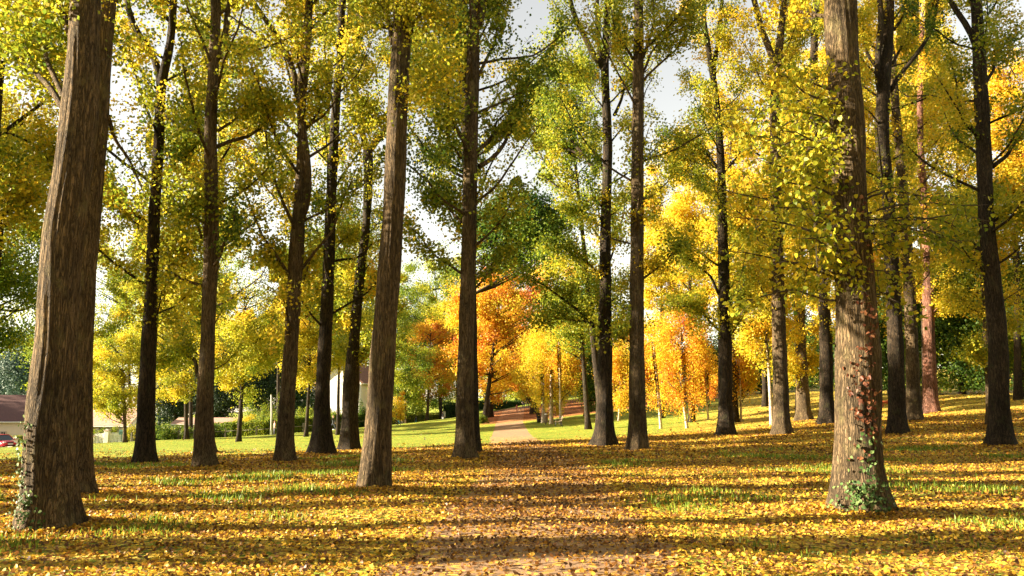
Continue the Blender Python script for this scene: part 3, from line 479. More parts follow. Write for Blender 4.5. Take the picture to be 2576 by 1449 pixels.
def spray():
    tree, axis, base, *_ = CREEPER; TR.append(CREEPER)
    for k in range(19):    # drooping leafy shoots to the left of the trunk and in front of it
        z = 3.3+k*.2; c = axis(z+base[2]); L_ = rng.uniform(.9, 2.5); a = R(rng.uniform(150, 235)); e = c+np.array([math.cos(a)*L_, math.sin(a)*L_*.8, rng.uniform(.1, .9)*L_*.4])
        limb(tree, base, [c, (c+e)/2+[0, 0, .12], e], .022, M['twig'], .50, .08, 8, 8, s0=.2, spread=.11, tw_len=.6, droop=.25, r1=.004)
    for k in range(12):   # epicormic tufts round the trunk
        z = rng.uniform(3.2, 5.0); c = axis(z+base[2]); a = R(rng.uniform(-150, 10)); L_ = rng.uniform(.5, .9); e = c+np.array([math.cos(a)*L_, math.sin(a)*L_, rng.uniform(-.2, .35)])
        limb(tree, base, [c, (c+e)/2+[0, 0, .05], e], .014, M['twig'], .48, .078, 4, 5, s0=.5, spread=.10, tw_len=.35, droop=.3, r1=.004)
    for k in range(7):    # thin shoots reaching right
        z = rng.uniform(4.3, 5.0); c = axis(z+base[2]); L_ = rng.uniform(1.3, 2.7); a = R(rng.uniform(-25, 15)); e = c+np.array([math.cos(a)*L_, math.sin(a)*L_, rng.uniform(-.3, .2)])
        limb(tree, base, [c, (c+e)/2+[0, 0, .15], e], .018, M['twig'], .42, .078, 4, 7, s0=.3, spread=.10, tw_len=.5, droop=.3, r1=.004)
    TR[-1] = (tree, axis, base, .5, .075, T_FOLD); close(cull=False, droop=1.2)
spray()

# ---- the rest of the grove, out of frame to the left: its trunks and crowns cast the bands of shade
def copy_tree(o, loc, rz, s=1.0):
    r = o.copy(); COL.objects.link(r); r.location = loc; r.rotation_euler = (0, 0, rz); r.scale = (s, s, s)
    for ch in o.children:
        c = ch.copy(); COL.objects.link(c); c.parent = r
    return r
allt = [o for o in COL.objects if o.name.startswith("poplar_tree")]
GRP = 'poplars of the grove beyond the left frame edge'
LBL = 'poplar of the grove outside the frame, left of the edge trunk'
hi = [TR[7][0], TR[8][0]] if False else None
TR.append(None)
poplar(LBL, 15, [(-900, 1260), (-895, 600), (-880, 0)], [78, 66, 58], z0=13, nl=9, reach=3.2, hue=.5, dens=9, group=GRP); close(cull=False); offt = TR[-1][0]; offt.location = (-16.5, 20.5, h(-16.5, 20.5))
SRC = {'over': allt[8], 'high': offt, 'mid': allt[5], 'low': allt[4], 'dark': allt[2]}
OFF = [(-12.5, 7.0, 'high'), (-15.5, 9.3, 'high'), (-21, 8.4, 'high'), (-18.5, 12.4, 'high'), (-24, 12.6, 'high'), (-17, 13.8, 'high'), (-22, 16.6, 'high'), (-14.5, 5.0, 'high'), (-26, 6.2, 'high'), (-25, 15.8, 'high'), (-19, 18.6, 'high'), (-21, 3.2, 'high'), (-13, 1.0, 'high'), (-29, 11.2, 'high'), (-31, 12.6, 'high'), (-33, 4.4, 'high'),
       (-25, 22, 'mid'), (-33, 24.5, 'low'), (-27, 28, 'low'), (-36, 31, 'mid'), (-42, 21.5, 'mid'), (-43, 27.5, 'low'), (-31, 20, 'low'), (-52, 24, 'low'), (-50, 20, 'low'), (-62, 27, 'low'), (-60, 22, 'low'), (-70, 18, 'low'), (-24.5, 25.5, 'low'), (-46, 31, 'low')]
for x, y, k in OFF:
    c = copy_tree(SRC[k], (x, y, h(x, y)), rng.uniform(0, 6.28), rng.uniform(.9, 1.1) if k == 'high' else rng.uniform(.56, .72)); tag(c, LBL, "tree", GRP)

for x, y, k in [(-9, -4, 'over'), (6, -5, 'over'), (-3, -12, 'over'), (13, -2, 'over'), (12.5, 7.0, 'over'), (-2.5, 1.5, 'over'), (18, 9.5, 'over'), (-17, -9, 'mid'), (12, -14, 'mid'), (22, 3, 'over'), (26, -6, 'mid'), (3, -22, 'low'), (-12, -20, 'low'), (20, -20, 'low'), (30, 16, 'mid'), (33, 4, 'mid'), (-26, -9, 'mid'), (36, 26, 'low'), (-28, -16, 'low')]:  # grove carried on out of view, added to block sky light
    c = copy_tree(SRC[k], (x, y, h(x, y)), rng.uniform(0, 6.28), rng.uniform(.88, 1.1)); tag(c, "unseen poplar of the grove beside or behind the viewer, added to block sky light", "tree", 'poplars added around the viewer to block sky light')

# leaves and grass drifted against the trunk feet
PX, PY, PZ = [], [], []
for t in allt[:24]:
    if t.location.y > 60: continue
    cx, cy = t.location.x, t.location.y; n = int(1500 if cy < 20 else 700); r = .30+.16+rng.exponential(.30, n); a = rng.uniform(0, 6.28, n); PX.append(cx+np.cos(a)*r); PY.append(cy+np.sin(a)*r); PZ.append(.09*np.exp(-(r-.4)/.25)*rng.random(n))
X = np.concatenate(PX); Y = np.concatenate(PY); Zd = np.concatenate(PZ); n = len(X); S = rng.uniform(.035, .065, n)*(1+.6*(Y > 20)); nv = rnd_n(n, 0); nv[:, 2] = abs(nv[:, 2])+.7; hue = rng.beta(2.2, 2.2, n)*.9
o = leaf_mesh("fallen_leaves", np.stack([X, Y, H(X, Y)+.015+.2*S+Zd], 1), nv, S, hue, M['litter'], T_CURL); tag(o, kind='stuff', label="fallen leaves drifted against the feet of the poplars", cat="fallen leaves")

# ------------------------------------------------------------------ background trees
def clump_tree(name, label, px, Y, crown, hue, nleaf=9000, leaf=.18, trunk_w=.35, bk='bark_dark', m='leaf', group=None, nclump=60, cl=.8, hs=.085, lean=0, shell=.55, base_z=None, droop=.3, trunk_top=None, flat=.75, ground_y=None, cat="tree", cull=True, X=None):
    """crown: (cx px, top px, bottom px, half width px) in picture coordinates at distance Y"""
    nclump = int(nclump*1.35); cl *= 1.02
    b = on_ground(px, Y) if X is None else Vector((X, Y, h(X, Y))); base = np.array(b); tree = empty(name, b); tag(tree, label, cat, group)
    cx, top, bot, hw = crown; hw *= 1.12; ct = at(cx, top, Y); cb = at(cx, bot, Y); c = (np.array(ct)+np.array(cb))/2; rz = (ct.z-cb.z)/2; rx = hw/F*Y; ry = rx*.9
    tt = np.array([c[0], c[1], c[2]+rz*.75]) if trunk_top is None else np.array(at(*trunk_top, Y)); mid = base*.5+tt*.5+rng.normal(size=3)*.12*[1, 1, 0]; Q = smooth_path([base-[0, 0, .2], mid, tt], 16)
    rad = [trunk_w/2*(1.0-.85*i/15) for i in range(16)]; trunk_mesh(tree, base, Q, rad, M[bk], 14, .4, .3, .03)
    u = rng.normal(size=(nclump, 3)); u /= np.linalg.norm(u, axis=1, keepdims=True); rr = shell+(1-shell)*rng.random(nclump)**.5; rr[:nclump//4] = rng.random(nclump//4)*.7
    K = c+u*rr[:, None]*np.array([rx, ry, rz])*(1+.07*rng.normal(size=(nclump, 1))); mb = MB()
    for i in range(0, nclump, 2 if nclump > 40 else 1):
        k = K[i]; s = Q[int(np.clip(np.searchsorted(Q[:, 2], k[2]-.45*abs(k[0]-base[0])-.8), 3, 14))]; lim = smooth_path([s, (s+k)/2+rng.normal(size=3)*.25, k], 6); mb.tube(lim-base, [trunk_w*.13*(1-j/6.5)+.012 for j in range(6)], M[bk] if bk != 'birch' else M['twig'], 4, cap=False)
    if mb.v: mb.build("branches", tree, smooth=True)
    per = rng.dirichlet(np.ones(nclump)*3)*nleaf*BD
    for k, n in zip(K, per):
        n = int(n)
        if n < 3: continue
        d = rng.normal(size=(n, 3)); d *= .52*cl*rng.uniform(.6, 1.4)
        LP.append(k+d*np.array([1, 1, flat])); LN_.append(d*.8+rnd_n(n, .4)*.7); LS.append(leaf*rng.uniform(.7, 1.3, n)); LH.append(rng.normal(hue+rng.normal()*hs, .06, n))
    o = flush_leaves(tree, M[m], T_DIA, cull=cull, droop=droop); me = o.data; n = len(me.vertices); co = np.empty(n*3, np.float32); me.vertices.foreach_get("co", co); co = co.reshape(-1, 3)-base.astype(np.float32); me.vertices.foreach_set("co", co.ravel()); return tree

C = clump_tree
for pl_, Yb in (([(1387, 1075), (1388, 930)], 78), ([(1366, 1061), (1364, 940)], 82), ([(1412, 1078), (1405, 860)], 76), ([(1664, 1072), (1642, 860)], 62), ([(1730, 1075), (1717, 860)], 60), ([(1783, 1053), (1777, 930)], 66), ([(1865, 1058), (1855, 900)], 62), ([(1942, 1060), (1928, 830)], 50), ([(315, 1131), (310, 1040)], 84), ([(1074, 1072), (1076, 980)], 118)):
    TRUNKS.append((pl_, 5.5, Yb))
# centre, along and beyond the path
C("maple_tree", "large orange and gold maple arching over the far end of the path", 1217, 92, (1262, 660, 985, 112), .78, 20000, .20, .62, group=None, nclump=90, cl=1.2)
C("maple_tree", "dark trunked amber maple just behind the large orange one", 1232, 100, (1240, 740, 1000, 70), .74, 9000, .20, .9, nclump=50, cl=1.1)
C("maple_tree", "tall copper and green maple crown above the yellow birches", 1340, 104, (1410, 640, 960, 140), .78, 20000, .22, .7, nclump=90, cl=1.3)
C("maple_tree", "low gold tree trunk at the right path edge by the dark strollers", 1341, 98, (1345, 830, 985, 85), .68, 9000, .18, .8, nclump=50, cl=1.0)
C("birch_tree", "bright yellow birch beside the wooden litter bin", 1387, 78, (1385, 800, 1030, 60), .67, 11000, .14, .42, 'birch', nclump=60, cl=.8, droop=1.2, flat=1.4)
C("birch_tree", "yellow birch behind the litter bin with a forked white foot", 1366, 82, (1364, 830, 1008, 42), .66, 8000, .14, .38, 'birch', nclump=46, cl=.8, droop=1.2, flat=1.4)
C("birch_tree", "tall slim birch with a bare white stem behind the near bench", 1410, 76, (1420, 790, 1010, 42), .69, 6000, .14, .28, 'birch', nclump=36, cl=.8, droop=1.2, flat=1.4, trunk_top=(1405, 860))
C("young_tree", "green barked young tree between the birches and the far path", 1358, 84, (1330, 900, 1010, 34), .62, 2500, .15, .45, nclump=20, cl=.7)
C("maple_tree", "deep orange maple on the lawn edge in front of the clipped hedge", 1074, 118, (1082, 800, 1022, 62), .83, 11000, .20, .5, 'bark', nclump=60, cl=1.0)
C("maple_tree", "round fresh green tree between the sapling and the orange maple", 1021, 104, (1020, 850, 1042, 56), .36, 8000, .18, .24, 'bark', nclump=50, cl=.9)
C("sapling", "thin gold sapling tied between two stakes on the lawn", 1002, 98, (1000, 985, 1060, 24), .68, 1300, .14, .10, 'bark', nclump=16, cl=.5)
C("lime_tree", "tall mid green tree behind the gap left of the fan topped trunk", 1110, 130, (1090, 600, 980, 100), .38, 18000, .24, .6, nclump=80, cl=1.4)
C("lime_tree", "yellow green tree rising over the orange lawn maple", 1150, 124, (1150, 700, 990, 62), .50, 9000, .22, .5, nclump=60, cl=1.2)
C("oak_tree", "dark green broad crown filling the middle sky gap", 1184, 52, (1300, 490, 690, 120), .20, 12000, .16, .5, nclump=90, cl=.9, hs=.08, trunk_top=(1190, 560))
C("oak_tree", "dull green tree standing behind the path at the woodland gap", 1320, 175, (1330, 880, 1010, 110), .44, 12000, .32, .8, nclump=70, cl=2)
C("oak_tree", "green crown with brown tips between the two right path trunks", 1480, 66, (1450, 620, 900, 85), .38, 8000, .15, .5, nclump=90, cl=.9, hs=.09)
C("oak_tree", "dark green tree shading the litter right of the birches", 1475, 86, (1490, 820, 1020, 62), .22, 10000, .17, .6, nclump=60, cl=1.0)
C("poplar_tree", "tall half yellow poplar far beyond the path", 1518, 52, (1400, 60, 480, 95), .36, 15000, .15, .5, nclump=100, cl=.8, hs=.1, shell=.3, trunk_top=(1420, 150))
# birches on the right lawn
C("birch_tree", "leaning orange birch first right of the sunlit streaked poplar", 1663, 62, (1640, 800, 1020, 48), .76, 7000, .12, .22, 'birch', nclump=46, cl=.7, droop=1, flat=1.3, trunk_top=(1642, 850))
C("birch_tree", "rich orange birch standing in the middle of the lawn", 1729, 60, (1715, 780, 1025, 62), .78, 10000, .12, .22, 'birch', nclump=60, cl=.7, droop=1, flat=1.3, trunk_top=(1716, 850))
C("birch_tree", "small crooked amber birch left of the near black poplar", 1782, 66, (1775, 870, 1010, 34), .76, 3500, .12, .16, 'birch', nclump=26, cl=.6, droop=1, flat=1.3)
C("birch_tree", "slender orange birch just right of the near black poplar", 1864, 62, (1858, 840, 1020, 30), .76, 4000, .12, .18, 'birch', nclump=26, cl=.6, droop=1, flat=1.3)
C("birch_tree", "small amber birch seen between the two right path trunks", 1556, 74, (1558, 860, 1025, 38), .74, 4500, .13, .2, 'birch', nclump=30, cl=.7, droop=1, flat=1.3)
C("birch_tree", "pale stemmed birch hiding behind the V forked brown poplar", 1942, 50, (1925, 700, 930, 60), .62, 7000, .12, .26, 'birch', nclump=46, cl=.7, trunk_top=(1905, 760), bk2=None) if False else C("birch_tree", "pale stemmed birch hiding behind the V forked brown poplar", 1942, 50, (1925, 700, 930, 60), .62, 7000, .12, .26, 'birch', nclump=46, cl=.7, trunk_top=(1922, 760))
# golden wall of poplars beyond
YG = 'golden poplars behind the lawn'
for i, (px, Y, top, bot, hw, hu, nl_, lab) in enumerate([
    (1665, 72, 420, 900, 62, .62, 15000, "golden poplar rising directly behind the leaning orange birch"),
    (1740, 66, 300, 880, 70, .66, 19000, "tallest golden poplar, above the rich orange birch"),
    (1850, 62, 180, 860, 78, .64, 22000, "broad golden poplar behind the near black slender trunk"),
    (1925, 72, 420, 930, 60, .58, 14000, "greenish gold poplar between the black slender and V forked trunks"),
    (2010, 62, 100, 800, 80, .65, 22000, "bright gold poplar behind the V forked brown trunk"),
    (2110, 60, 40, 760, 75, .64, 18000, "gold poplar glowing on both sides of the creeper clad trunk"),
    (2200, 66, 60, 820, 80, .67, 20000, "gold poplar behind the black many stemmed trunk"),
    (2330, 58, -20, 640, 85, .67, 20000, "deep gold poplar above the pinkish sunlit trunk"),
    (2420, 66, 160, 820, 70, .52, 12000, "olive gold poplar left of the dark leaning trunk"),
    (2560, 54, 120, 640, 85, .70, 16000, "orange gold poplar cut by the right frame edge")]):
    C("golden_poplar", lab, px, Y, (px, top, bot, hw), hu, nl_, .15, .5, 'bark_dark', group=YG, nclump=110, cl=.85, hs=.05, shell=.3)
# dark wood edge on the right
WD = 'dark trees of the wood edge'
for i, (px, Y, top, bot, hw, hu, nl_, lab) in enumerate([
    (1560, 112, 800, 1000, 70, .10, 8000, "dark yew behind the small amber birch"),
    (1660, 108, 860, 1000, 70, .12, 8000, "dark holly bush under the leaning orange birch"),
    (1790, 100, 850, 1000, 75, .10, 9000, "dark yew behind the small crooked birch"),
    (1920, 92, 850, 1000, 70, .10, 9000, "dark yew showing right of the slender orange birch"),
    (2020, 88, 800, 1000, 70, .12, 9000, "dark holly behind the stout lit trunk"),
    (2130, 84, 760, 1000, 80, .14, 9000, "dull green tree behind the creeper clad trunk"),
    (2240, 76, 740, 1010, 80, .10, 11000, "dark tree behind the black many stemmed trunk"),
    (2330, 70, 620, 1010, 85, .17, 14000, "dark green tree behind the pinkish sunlit trunk"),
    (2420, 66, 560, 1015, 85, .24, 16000, "olive tree with yellow tips left of the dark leaning trunk"),
    (2500, 62, 600, 1030, 80, .12, 14000, "black green tree behind the dark leaning trunk"),
    (2580, 56, 560, 1040, 80, .30, 14000, "green and gold tree at the right frame edge"),
    (1500, 120, 900, 1010, 60, .08, 6000, "dark bush beyond the copper litter right of the birches")]):
    C("wood_tree", lab, px, Y, (px, top, bot, hw), hu, nl_, .2, .5, 'bark_dark', group=WD, nclump=90, cl=1.3, hs=.09, shell=.3)
# left side, beyond the hedges
C("round_tree", "small round yellow green tree in front of the white picket fence", 315, 84, (300, 840, 1062, 78), .52, 14000, .15, .42, 'bark', nclump=80, cl=.85)
C("lime_tree", "yellow tree overhanging the hedge right of the round tree", 470, 92, (450, 680, 1015, 105), .53, 24000, .17, .5, nclump=90, cl=1.0)
C("lime_tree", "yellow tree with a drooping lit bough left of the twin stemmed trunk", 600, 74, (610, 690, 990, 95), .52, 22000, .15, .45, nclump=80, cl=.9)
C("lime_tree", "gold leaved tree between the twin stemmed and thick dark trunks", 770, 80, (775, 700, 990, 62), .57, 13000, .15, .4, nclump=50, cl=.9)
C("lime_tree", "gold leaved tree shading the white gabled house", 850, 82, (855, 690, 960, 58), .53, 11000, .15, .4, nclump=50, cl=.9)
C("cedar_tree", "dark blue green cedar behind the hedge left of the concrete pole", 610, 128, (590, 830, 1050, 85), .25, 14000, .26, .8, m='conifer', nclump=80, cl=1.6)
C("cedar_tree", "dark cedar over the laurel bushes", 440, 132, (440, 860, 1070, 60), .3, 12000, .26, .8, m="conifer", nclump=60, cl=1.5)
C("cedar_tree", "dark cedar filling the gap right of the bare straight trunk", 545, 134, (545, 880, 1066, 50), .3, 10000, .26, .8, m="conifer", nclump=60, cl=1.5)
C("cedar_tree", "dark cedar behind the leaning concrete pole", 660, 136, (668, 850, 1050, 60), .4, 10000, .26, .8, m='conifer', nclump=60, cl=1.6)
C("cedar_tree", "dark cedar between the twin stemmed and thick dark trunks", 765, 130, (765, 880, 1060, 45), .35, 8000, .26, .7, m='conifer', nclump=50, cl=1.4)
C("lime_tree", "tall pale green tree above the left house gap", 330, 120, (300, 560, 900, 120), .46, 18000, .24, .6, nclump=90, cl=1.4)
C("lime_tree", "tall yellow green tree over the cedars", 480, 110, (470, 520, 860, 100), .44, 18000, .22, .6, nclump=90, cl=1.3)
C("lime_tree", "large green tree behind the twin stemmed trunk", 700, 110, (700, 620, 880, 85), .42, 16000, .22, .6, nclump=90, cl=1.3)
C("lime_tree", "green tree above the white gabled house", 870, 110, (860, 560, 870, 95), .44, 18000, .22, .6, nclump=90, cl=1.3)
for i, (px, Y, top, bot, hw, hu, nl_, lab) in enumerate([
    (180, 150, 700, 1078, 95, .30, 14000, "far green tree hidden mostly by the left edge pair"), (400, 150, 640, 1078, 100, .38, 18000, "far green tree between the slim forked and bare straight trunks"),
    (560, 155, 660, 1078, 95, .30, 18000, "far dark green tree right of the bare straight trunk"), (720, 150, 650, 1078, 95, .36, 18000, "far green tree behind the twin stemmed trunk"),
    (860, 150, 640, 1070, 95, .40, 18000, "far yellow green tree above the white gable"), (980, 160, 660, 1078, 95, .30, 18000, "far green tree beside the tall pale trunk"),
    (1060, 150, 760, 1062, 80, .34, 14000, "far light green tree behind the clipped hedge"), (1180, 165, 820, 1035, 90, .24, 9000, "far dark tree shading the top of the path"), (1300, 190, 860, 1005, 100, .42, 12000, "far tree lit yellow green in the gap above the path"), (1420, 165, 780, 1005, 90, .28, 10000, "far dark green tree above the birches")]):
    C("far_tree", lab, px, Y, (px, top, bot, hw), hu, nl_, .26, .7, group='trees across the far side of the park', nclump=90, cl=1.9)
C("haze_blue_pine", "haze tinted blue green pine behind the brown roofed house", 62, 190, (60, 840, 1040, 45), .55, 9000, .42, .9, m='blue', nclump=60, cl=2.6, group='pines on the far slope')
C("haze_blue_pine", "haze tinted blue green pine rising at the left frame edge", -10, 205, (5, 890, 1040, 50), .5, 9000, .42, .9, m='blue', nclump=60, cl=2.6, group='pines on the far slope')
C("haze_blue_pine", "haze tinted pine seen between the left edge pair and the round tree", 250, 200, (245, 850, 1040, 50), .5, 9000, .42, .9, m='blue', nclump=60, cl=2.6, group='pines on the far slope')
C("lime_tree", "dark green bough tree at the left frame edge above the house", -60, 40, (-20, 480, 900, 120), .34, 15000, .13, .5, nclump=80, cl=.9)
C("lime_tree", "yellow leaved tree filling the left frame edge beside the massive trunk", -60, 33, (20, 250, 580, 110), .55, 15000, .10, .4, nclump=90, cl=.7)


woods = [o for o in COL.objects if o.name.startswith("wood_tree")]
spots = [(-118+8*math.sin(i*2.1), -60+i*8.5) for i in range(20)]+[(x, -46-6*math.sin(x), ) for x in range(-100, 90, 11)]+[(58+6*math.sin(i), -34+i*9) for i in range(8)]+[(78+5*math.sin(i*1.7), -20+i*10) for i in range(9)]  # ring of unseen trees, added to block low sky light
for i, (x, y) in enumerate(spots):
    c = copy_tree(woods[(8, 9, 10, 7)[i % 4]], (x, y, h(x, y)), i*1.9, rng.uniform(1.5, 1.9)); tag(c, "tall tree of an added belt outside the frame, blocking low sky light", "tree", 'tree belt added outside the frame to block sky light')
# ------------------------------------------------------------------ hedges, bushes
M['hedgecore'] = plain("hedge_dark_core", (.03, .04, .015), .95, .4, 8)  # even dark colour of the solid core inside the hedge leaves
def bush(name, label, X, Y, rx, ry, hgt, hue, n, leaf=.12, m='leaf', boxy=False, rz=0, group=None, cat="bush", sink=.1, hs=.10):
    z = h(X, Y); root = empty(name, (X, Y, z), rz); tag(root, label, cat, group); mb = MB()
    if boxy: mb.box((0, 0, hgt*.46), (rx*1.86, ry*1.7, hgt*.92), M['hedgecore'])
    else:
        st = [(random.uniform(-.5, .5)*rx, random.uniform(-.5, .5)*ry) for _ in range(9)]
        for a, b in st: mb.tube([(a*.2, b*.2, -.1), (a*.7, b*.7, hgt*.4), (a*1.3, b*1.3, hgt*.8)], [.04, .03, .01], M['twig'], 5)
    mb.build("stems", root, smooth=not boxy)
    if boxy:
        f = rng.random(n); P = np.stack([rng.uniform(-1, 1, n)*rx, rng.uniform(-1, 1, n)*ry, rng.random(n)*hgt], 1); c = rng.integers(0, 4, n)
        P[c == 0, 2] = hgt; P[c == 1, 1] = -ry; P[c == 2, 1] = -ry; P[c == 3, 0] = np.sign(P[c == 3, 0])*rx; P += rng.normal(size=(n, 3))*.09; P[:, 2] += .14*np.sin(P[:, 0]*1.9)+.08*np.sin(P[:, 0]*4.3+1); Nn = rnd_n(n, .5)
    else:
        K = 26; u = rng.normal(size=(K, 3)); u[:, 2] = abs(u[:, 2]); u /= np.linalg.norm(u, axis=1, keepdims=True); K_ = u*np.array([rx, ry, hgt*.9])*(.45+.5*rng.random((K, 1)))+[0, 0, hgt*.08]
        i = rng.integers(0, K, n); d = rng.normal(size=(n, 3)); d /= np.linalg.norm(d, axis=1, keepdims=True); P = K_[i]+d*(rng.random(n)**.4)[:, None]*np.array([rx, ry, hgt])*.27; P[:, 2] = abs(P[:, 2]); Nn = d+rnd_n(n, .4)*.7
    leaf_mesh("foliage", P, Nn, rng.uniform(.7, 1.3, n)*leaf, rng.normal(hue, hs, n), M[m], T_DIA, root); return root
def gx(px, Y): return on_ground(px, Y).x
def hedge(label, p0, p1, Y0, Y1, hgt, hue, thick=.7, n=4000, grp='hedges along the lawn fence'):
    a, b = on_ground(p0, Y0), on_ground(p1, Y1); d = b-a; L_ = math.hypot(d.x, d.y); return bush("hedge", label, (a.x+b.x)/2, (a.y+b.y)/2, L_/2, thick, hgt, hue, n, .13, boxy=True, rz=math.atan2(d.y, d.x), group=grp, cat="hedge")
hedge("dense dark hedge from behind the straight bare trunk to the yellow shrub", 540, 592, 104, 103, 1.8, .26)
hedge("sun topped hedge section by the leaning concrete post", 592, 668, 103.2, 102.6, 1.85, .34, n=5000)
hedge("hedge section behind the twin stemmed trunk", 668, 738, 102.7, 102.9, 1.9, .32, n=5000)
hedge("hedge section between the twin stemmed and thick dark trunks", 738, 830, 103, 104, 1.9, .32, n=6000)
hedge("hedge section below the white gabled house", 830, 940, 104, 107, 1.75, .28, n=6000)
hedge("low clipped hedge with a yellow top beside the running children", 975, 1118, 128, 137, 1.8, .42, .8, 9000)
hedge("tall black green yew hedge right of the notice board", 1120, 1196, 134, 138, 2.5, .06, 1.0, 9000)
hedge("low hedge added as the dark shaded strip across the top of the path", 1196, 1312, 140, 146, 1.5, .06, 1.0, 9000)  # made-up hedge standing in for the strip of road in shade
for lab, px, Y, rx, hg, hu, n in (
    ("big grey green shrub behind the hedge by the leaning post", 640, 108, 3.2, 5.2, .30, 8000), ("tall loose green shrub above the twin stem hedge", 700, 110, 2.8, 5.6, .34, 7000),
    ("rounded rose shrub with pinkish tips above the hedge", 768, 107, 2.2, 3.6, .34, 5000), ("small dark round bush against the white house wall", 905, 106, 1.3, 3.3, .14, 4000),
    ("loose bush leaning on the white house's left corner", 844, 106, 1.4, 3.3, .26, 4000), ("bright yellow shrub spilling over the hedge", 612, 106, 2.4, 3.0, .62, 6000),
    ("dark laurel bush behind the post and rail fence", 412, 99, 1.9, 2.1, .22, 5000), ("second laurel bush, beside the slim forked poplar", 458, 101, 1.9, 1.9, .26, 5000), ("green bush on the left of the straight bare trunk", 500, 103, 1.8, 1.9, .30, 4000),
    ("clipped green bush over the left half of the picket fence", 246, 98.5, 2.0, 2.2, .34, 4500), ("clipped green bush over the right half of the picket fence", 292, 99.5, 1.6, 2.0, .36, 4000), ("pale pinkish shrub between fence and round tree", 340, 99, 1.7, 2.4, .50, 3500),
    ("rounded shrub under the brown roofed house's wall", 48, 94, 1.1, 1.5, .32, 3000), ("pale yellow shrub left of the rounded one by the house", 30, 94.5, .9, 1.5, .50, 2600), ("small bright yellow bush next to the white gate pillar", 62, 92, .55, .9, .66, 1600),
    ("leafy sucker bush at the foot of the large orange maple", 1212, 90, .9, 1.1, .30, 1600)):
    bush("bush", lab, gx(px, Y), Y, rx, rx*.7, hg, hu, n, .12)

# ------------------------------------------------------------------ buildings
M['render'] = plain("cream_rendered_wall", (.72, .58, .46), .85, .06, 1.5); M['white'] = plain("white_painted_wall", (.80, .76, .70), .7, .04, 2)
M['glass'] = plain("window_glass", (.03, .04, .05), .08, .1, 2); M['wood'] = plain("weathered_fence_wood", (.13, .115, .09), .85, .3, 5); M['stone'] = plain("pale_stone_trim", (.5, .40, .33), .8, .12, 4)
def tile_mat(name, c):
    m, t, N, L, B = mat(name); v = mapping(N, L, (1, 1, 1)); br = N.new("ShaderNodeTexBrick"); br.inputs['Scale'].default_value = 3.2; br.inputs['Color1'].default_value = (*c, 1); br.inputs['Color2'].default_value = (*[q*.75 for q in c], 1)
    br.inputs['Mortar'].default_value = (*[q*.35 for q in c], 1); br.inputs['Mortar Size'].default_value = .03; L.new(v, br.inputs['Vector']); L.new(br.outputs[0], B.inputs['Base Color']); B.inputs['Roughness'].default_value = .8; return m
M['tile_b'] = tile_mat("dark_brown_roof_tiles", (.13, .055, .05)); M['tile_p'] = tile_mat("faded_pink_roof_tiles", (.60, .36, .28)); M['tile_o'] = tile_mat("terracotta_roof_tiles", (.34, .17, .12))
def house(name, label, X, Y, z, wx, wy, hw, hr, wall, roof, rz=0, ridge='x', wins=(), door=None, over=.4, hip=0.0, chim=None):
    r = empty(name, (X, Y, z), rz); tag(r, label, "house"); mb = MB(); mb.box((0, 0, hw/2-1.5), (wx, wy, hw+3), M[wall])
    gab = MB(); a, b = wx/2, wy/2
    if ridge == 'x' and hip == 0: mb.add([(-a, -b, hw), (-a, b, hw), (-a, 0, hw+hr), (a, -b, hw), (a, b, hw), (a, 0, hw+hr)], [(0, 2, 1), (3, 4, 5)], M[wall])
    if ridge == 'y': mb.add([(-a, -b, hw), (a, -b, hw), (0, -b, hw+hr), (-a, b, hw), (a, b, hw), (0, b, hw+hr)], [(0, 1, 2), (3, 5, 4)], M[wall])
    mb.build("wall", r); A, B_ = a+over, b+over; e = hw-.12; t = .14; rf = MB()
    if ridge == 'x': V = [(-A, -B_, e), (A, -B_, e), (A-hip, 0, hw+hr), (-A+hip, 0, hw+hr), (A, B_, e), (-A, B_, e)]; Fs = [(0, 1, 2, 3), (4, 5, 3, 2)]+([(1, 4, 2), (5, 0, 3)] if hip else [])
    else: V = [(-A, -B_, e), (-A, B_, e), (0, B_, hw+hr), (0, -B_, hw+hr), (A, B_, e), (A, -B_, e)]; Fs = [(0, 3, 2, 1), (5, 4, 2, 3)]
    rf.add([(x, y, zz+.03) for x, y, zz in V], Fs, M[roof]); ro = rf.build("roof", r); so_ = ro.modifiers.new("thick", 'SOLIDIFY'); so_.thickness = t; so_.offset = 1
    gu = MB()
    if ridge == 'x': gu.tube([(-A, -B_-.06, e+.02), (A, -B_-.06, e+.02)], [.07, .07], M['white'], 8)
    else: gu.tube([(A+.06, -B_, e+.02), (A+.06, B_, e+.02)], [.07, .07], M['white'], 8)
    gu.build("gutter", r)
    if chim: c = MB(); c.box((chim[0], chim[1], hw+hr+.1), (.8, .6, 1.6), M[wall]); c.box((chim[0], chim[1], hw+hr+.95), (.95, .75, .12), M['stone']); c.build("chimney", r)
    for x, zc, w_, hh in wins:
        f = MB(); y = -b-.03
        for dx, dz, sx, sz in ((0, hh/2+.06, w_+.24, .12), (0, -hh/2-.06, w_+.3, .12), (-w_/2-.06, 0, .12, hh), (w_/2+.06, 0, .12, hh), (0, 0, .06, hh)): f.box((x+dx, y, zc+dz), (sx, .12, sz), M['stone'])
        fo = f.build("window", r); g = MB(); g.box((x, y+.02, zc), (w_, .04, hh), M['glass']); g.build("pane", fo)
    if door: d = MB(); d.box((door[0], -b-.03, 1.05), (1.0, .08, 2.1), M['wood']); d.build("door", r)
    return r
hx = gx(-45, 104); house("house", "cream house with a steep dark brown tiled roof at the left frame edge", hx, 107, at(40, 1060, 103).z-3.1, 12.4, 9, 3.1, 3.3, 'render', 'tile_b', rz=R(4), hip=3.2, wins=[(3.0, 1.35, .5, .8), (-2.5, 1.5, 1.1, 1.2)], door=(-.4,), chim=(-3, .5))
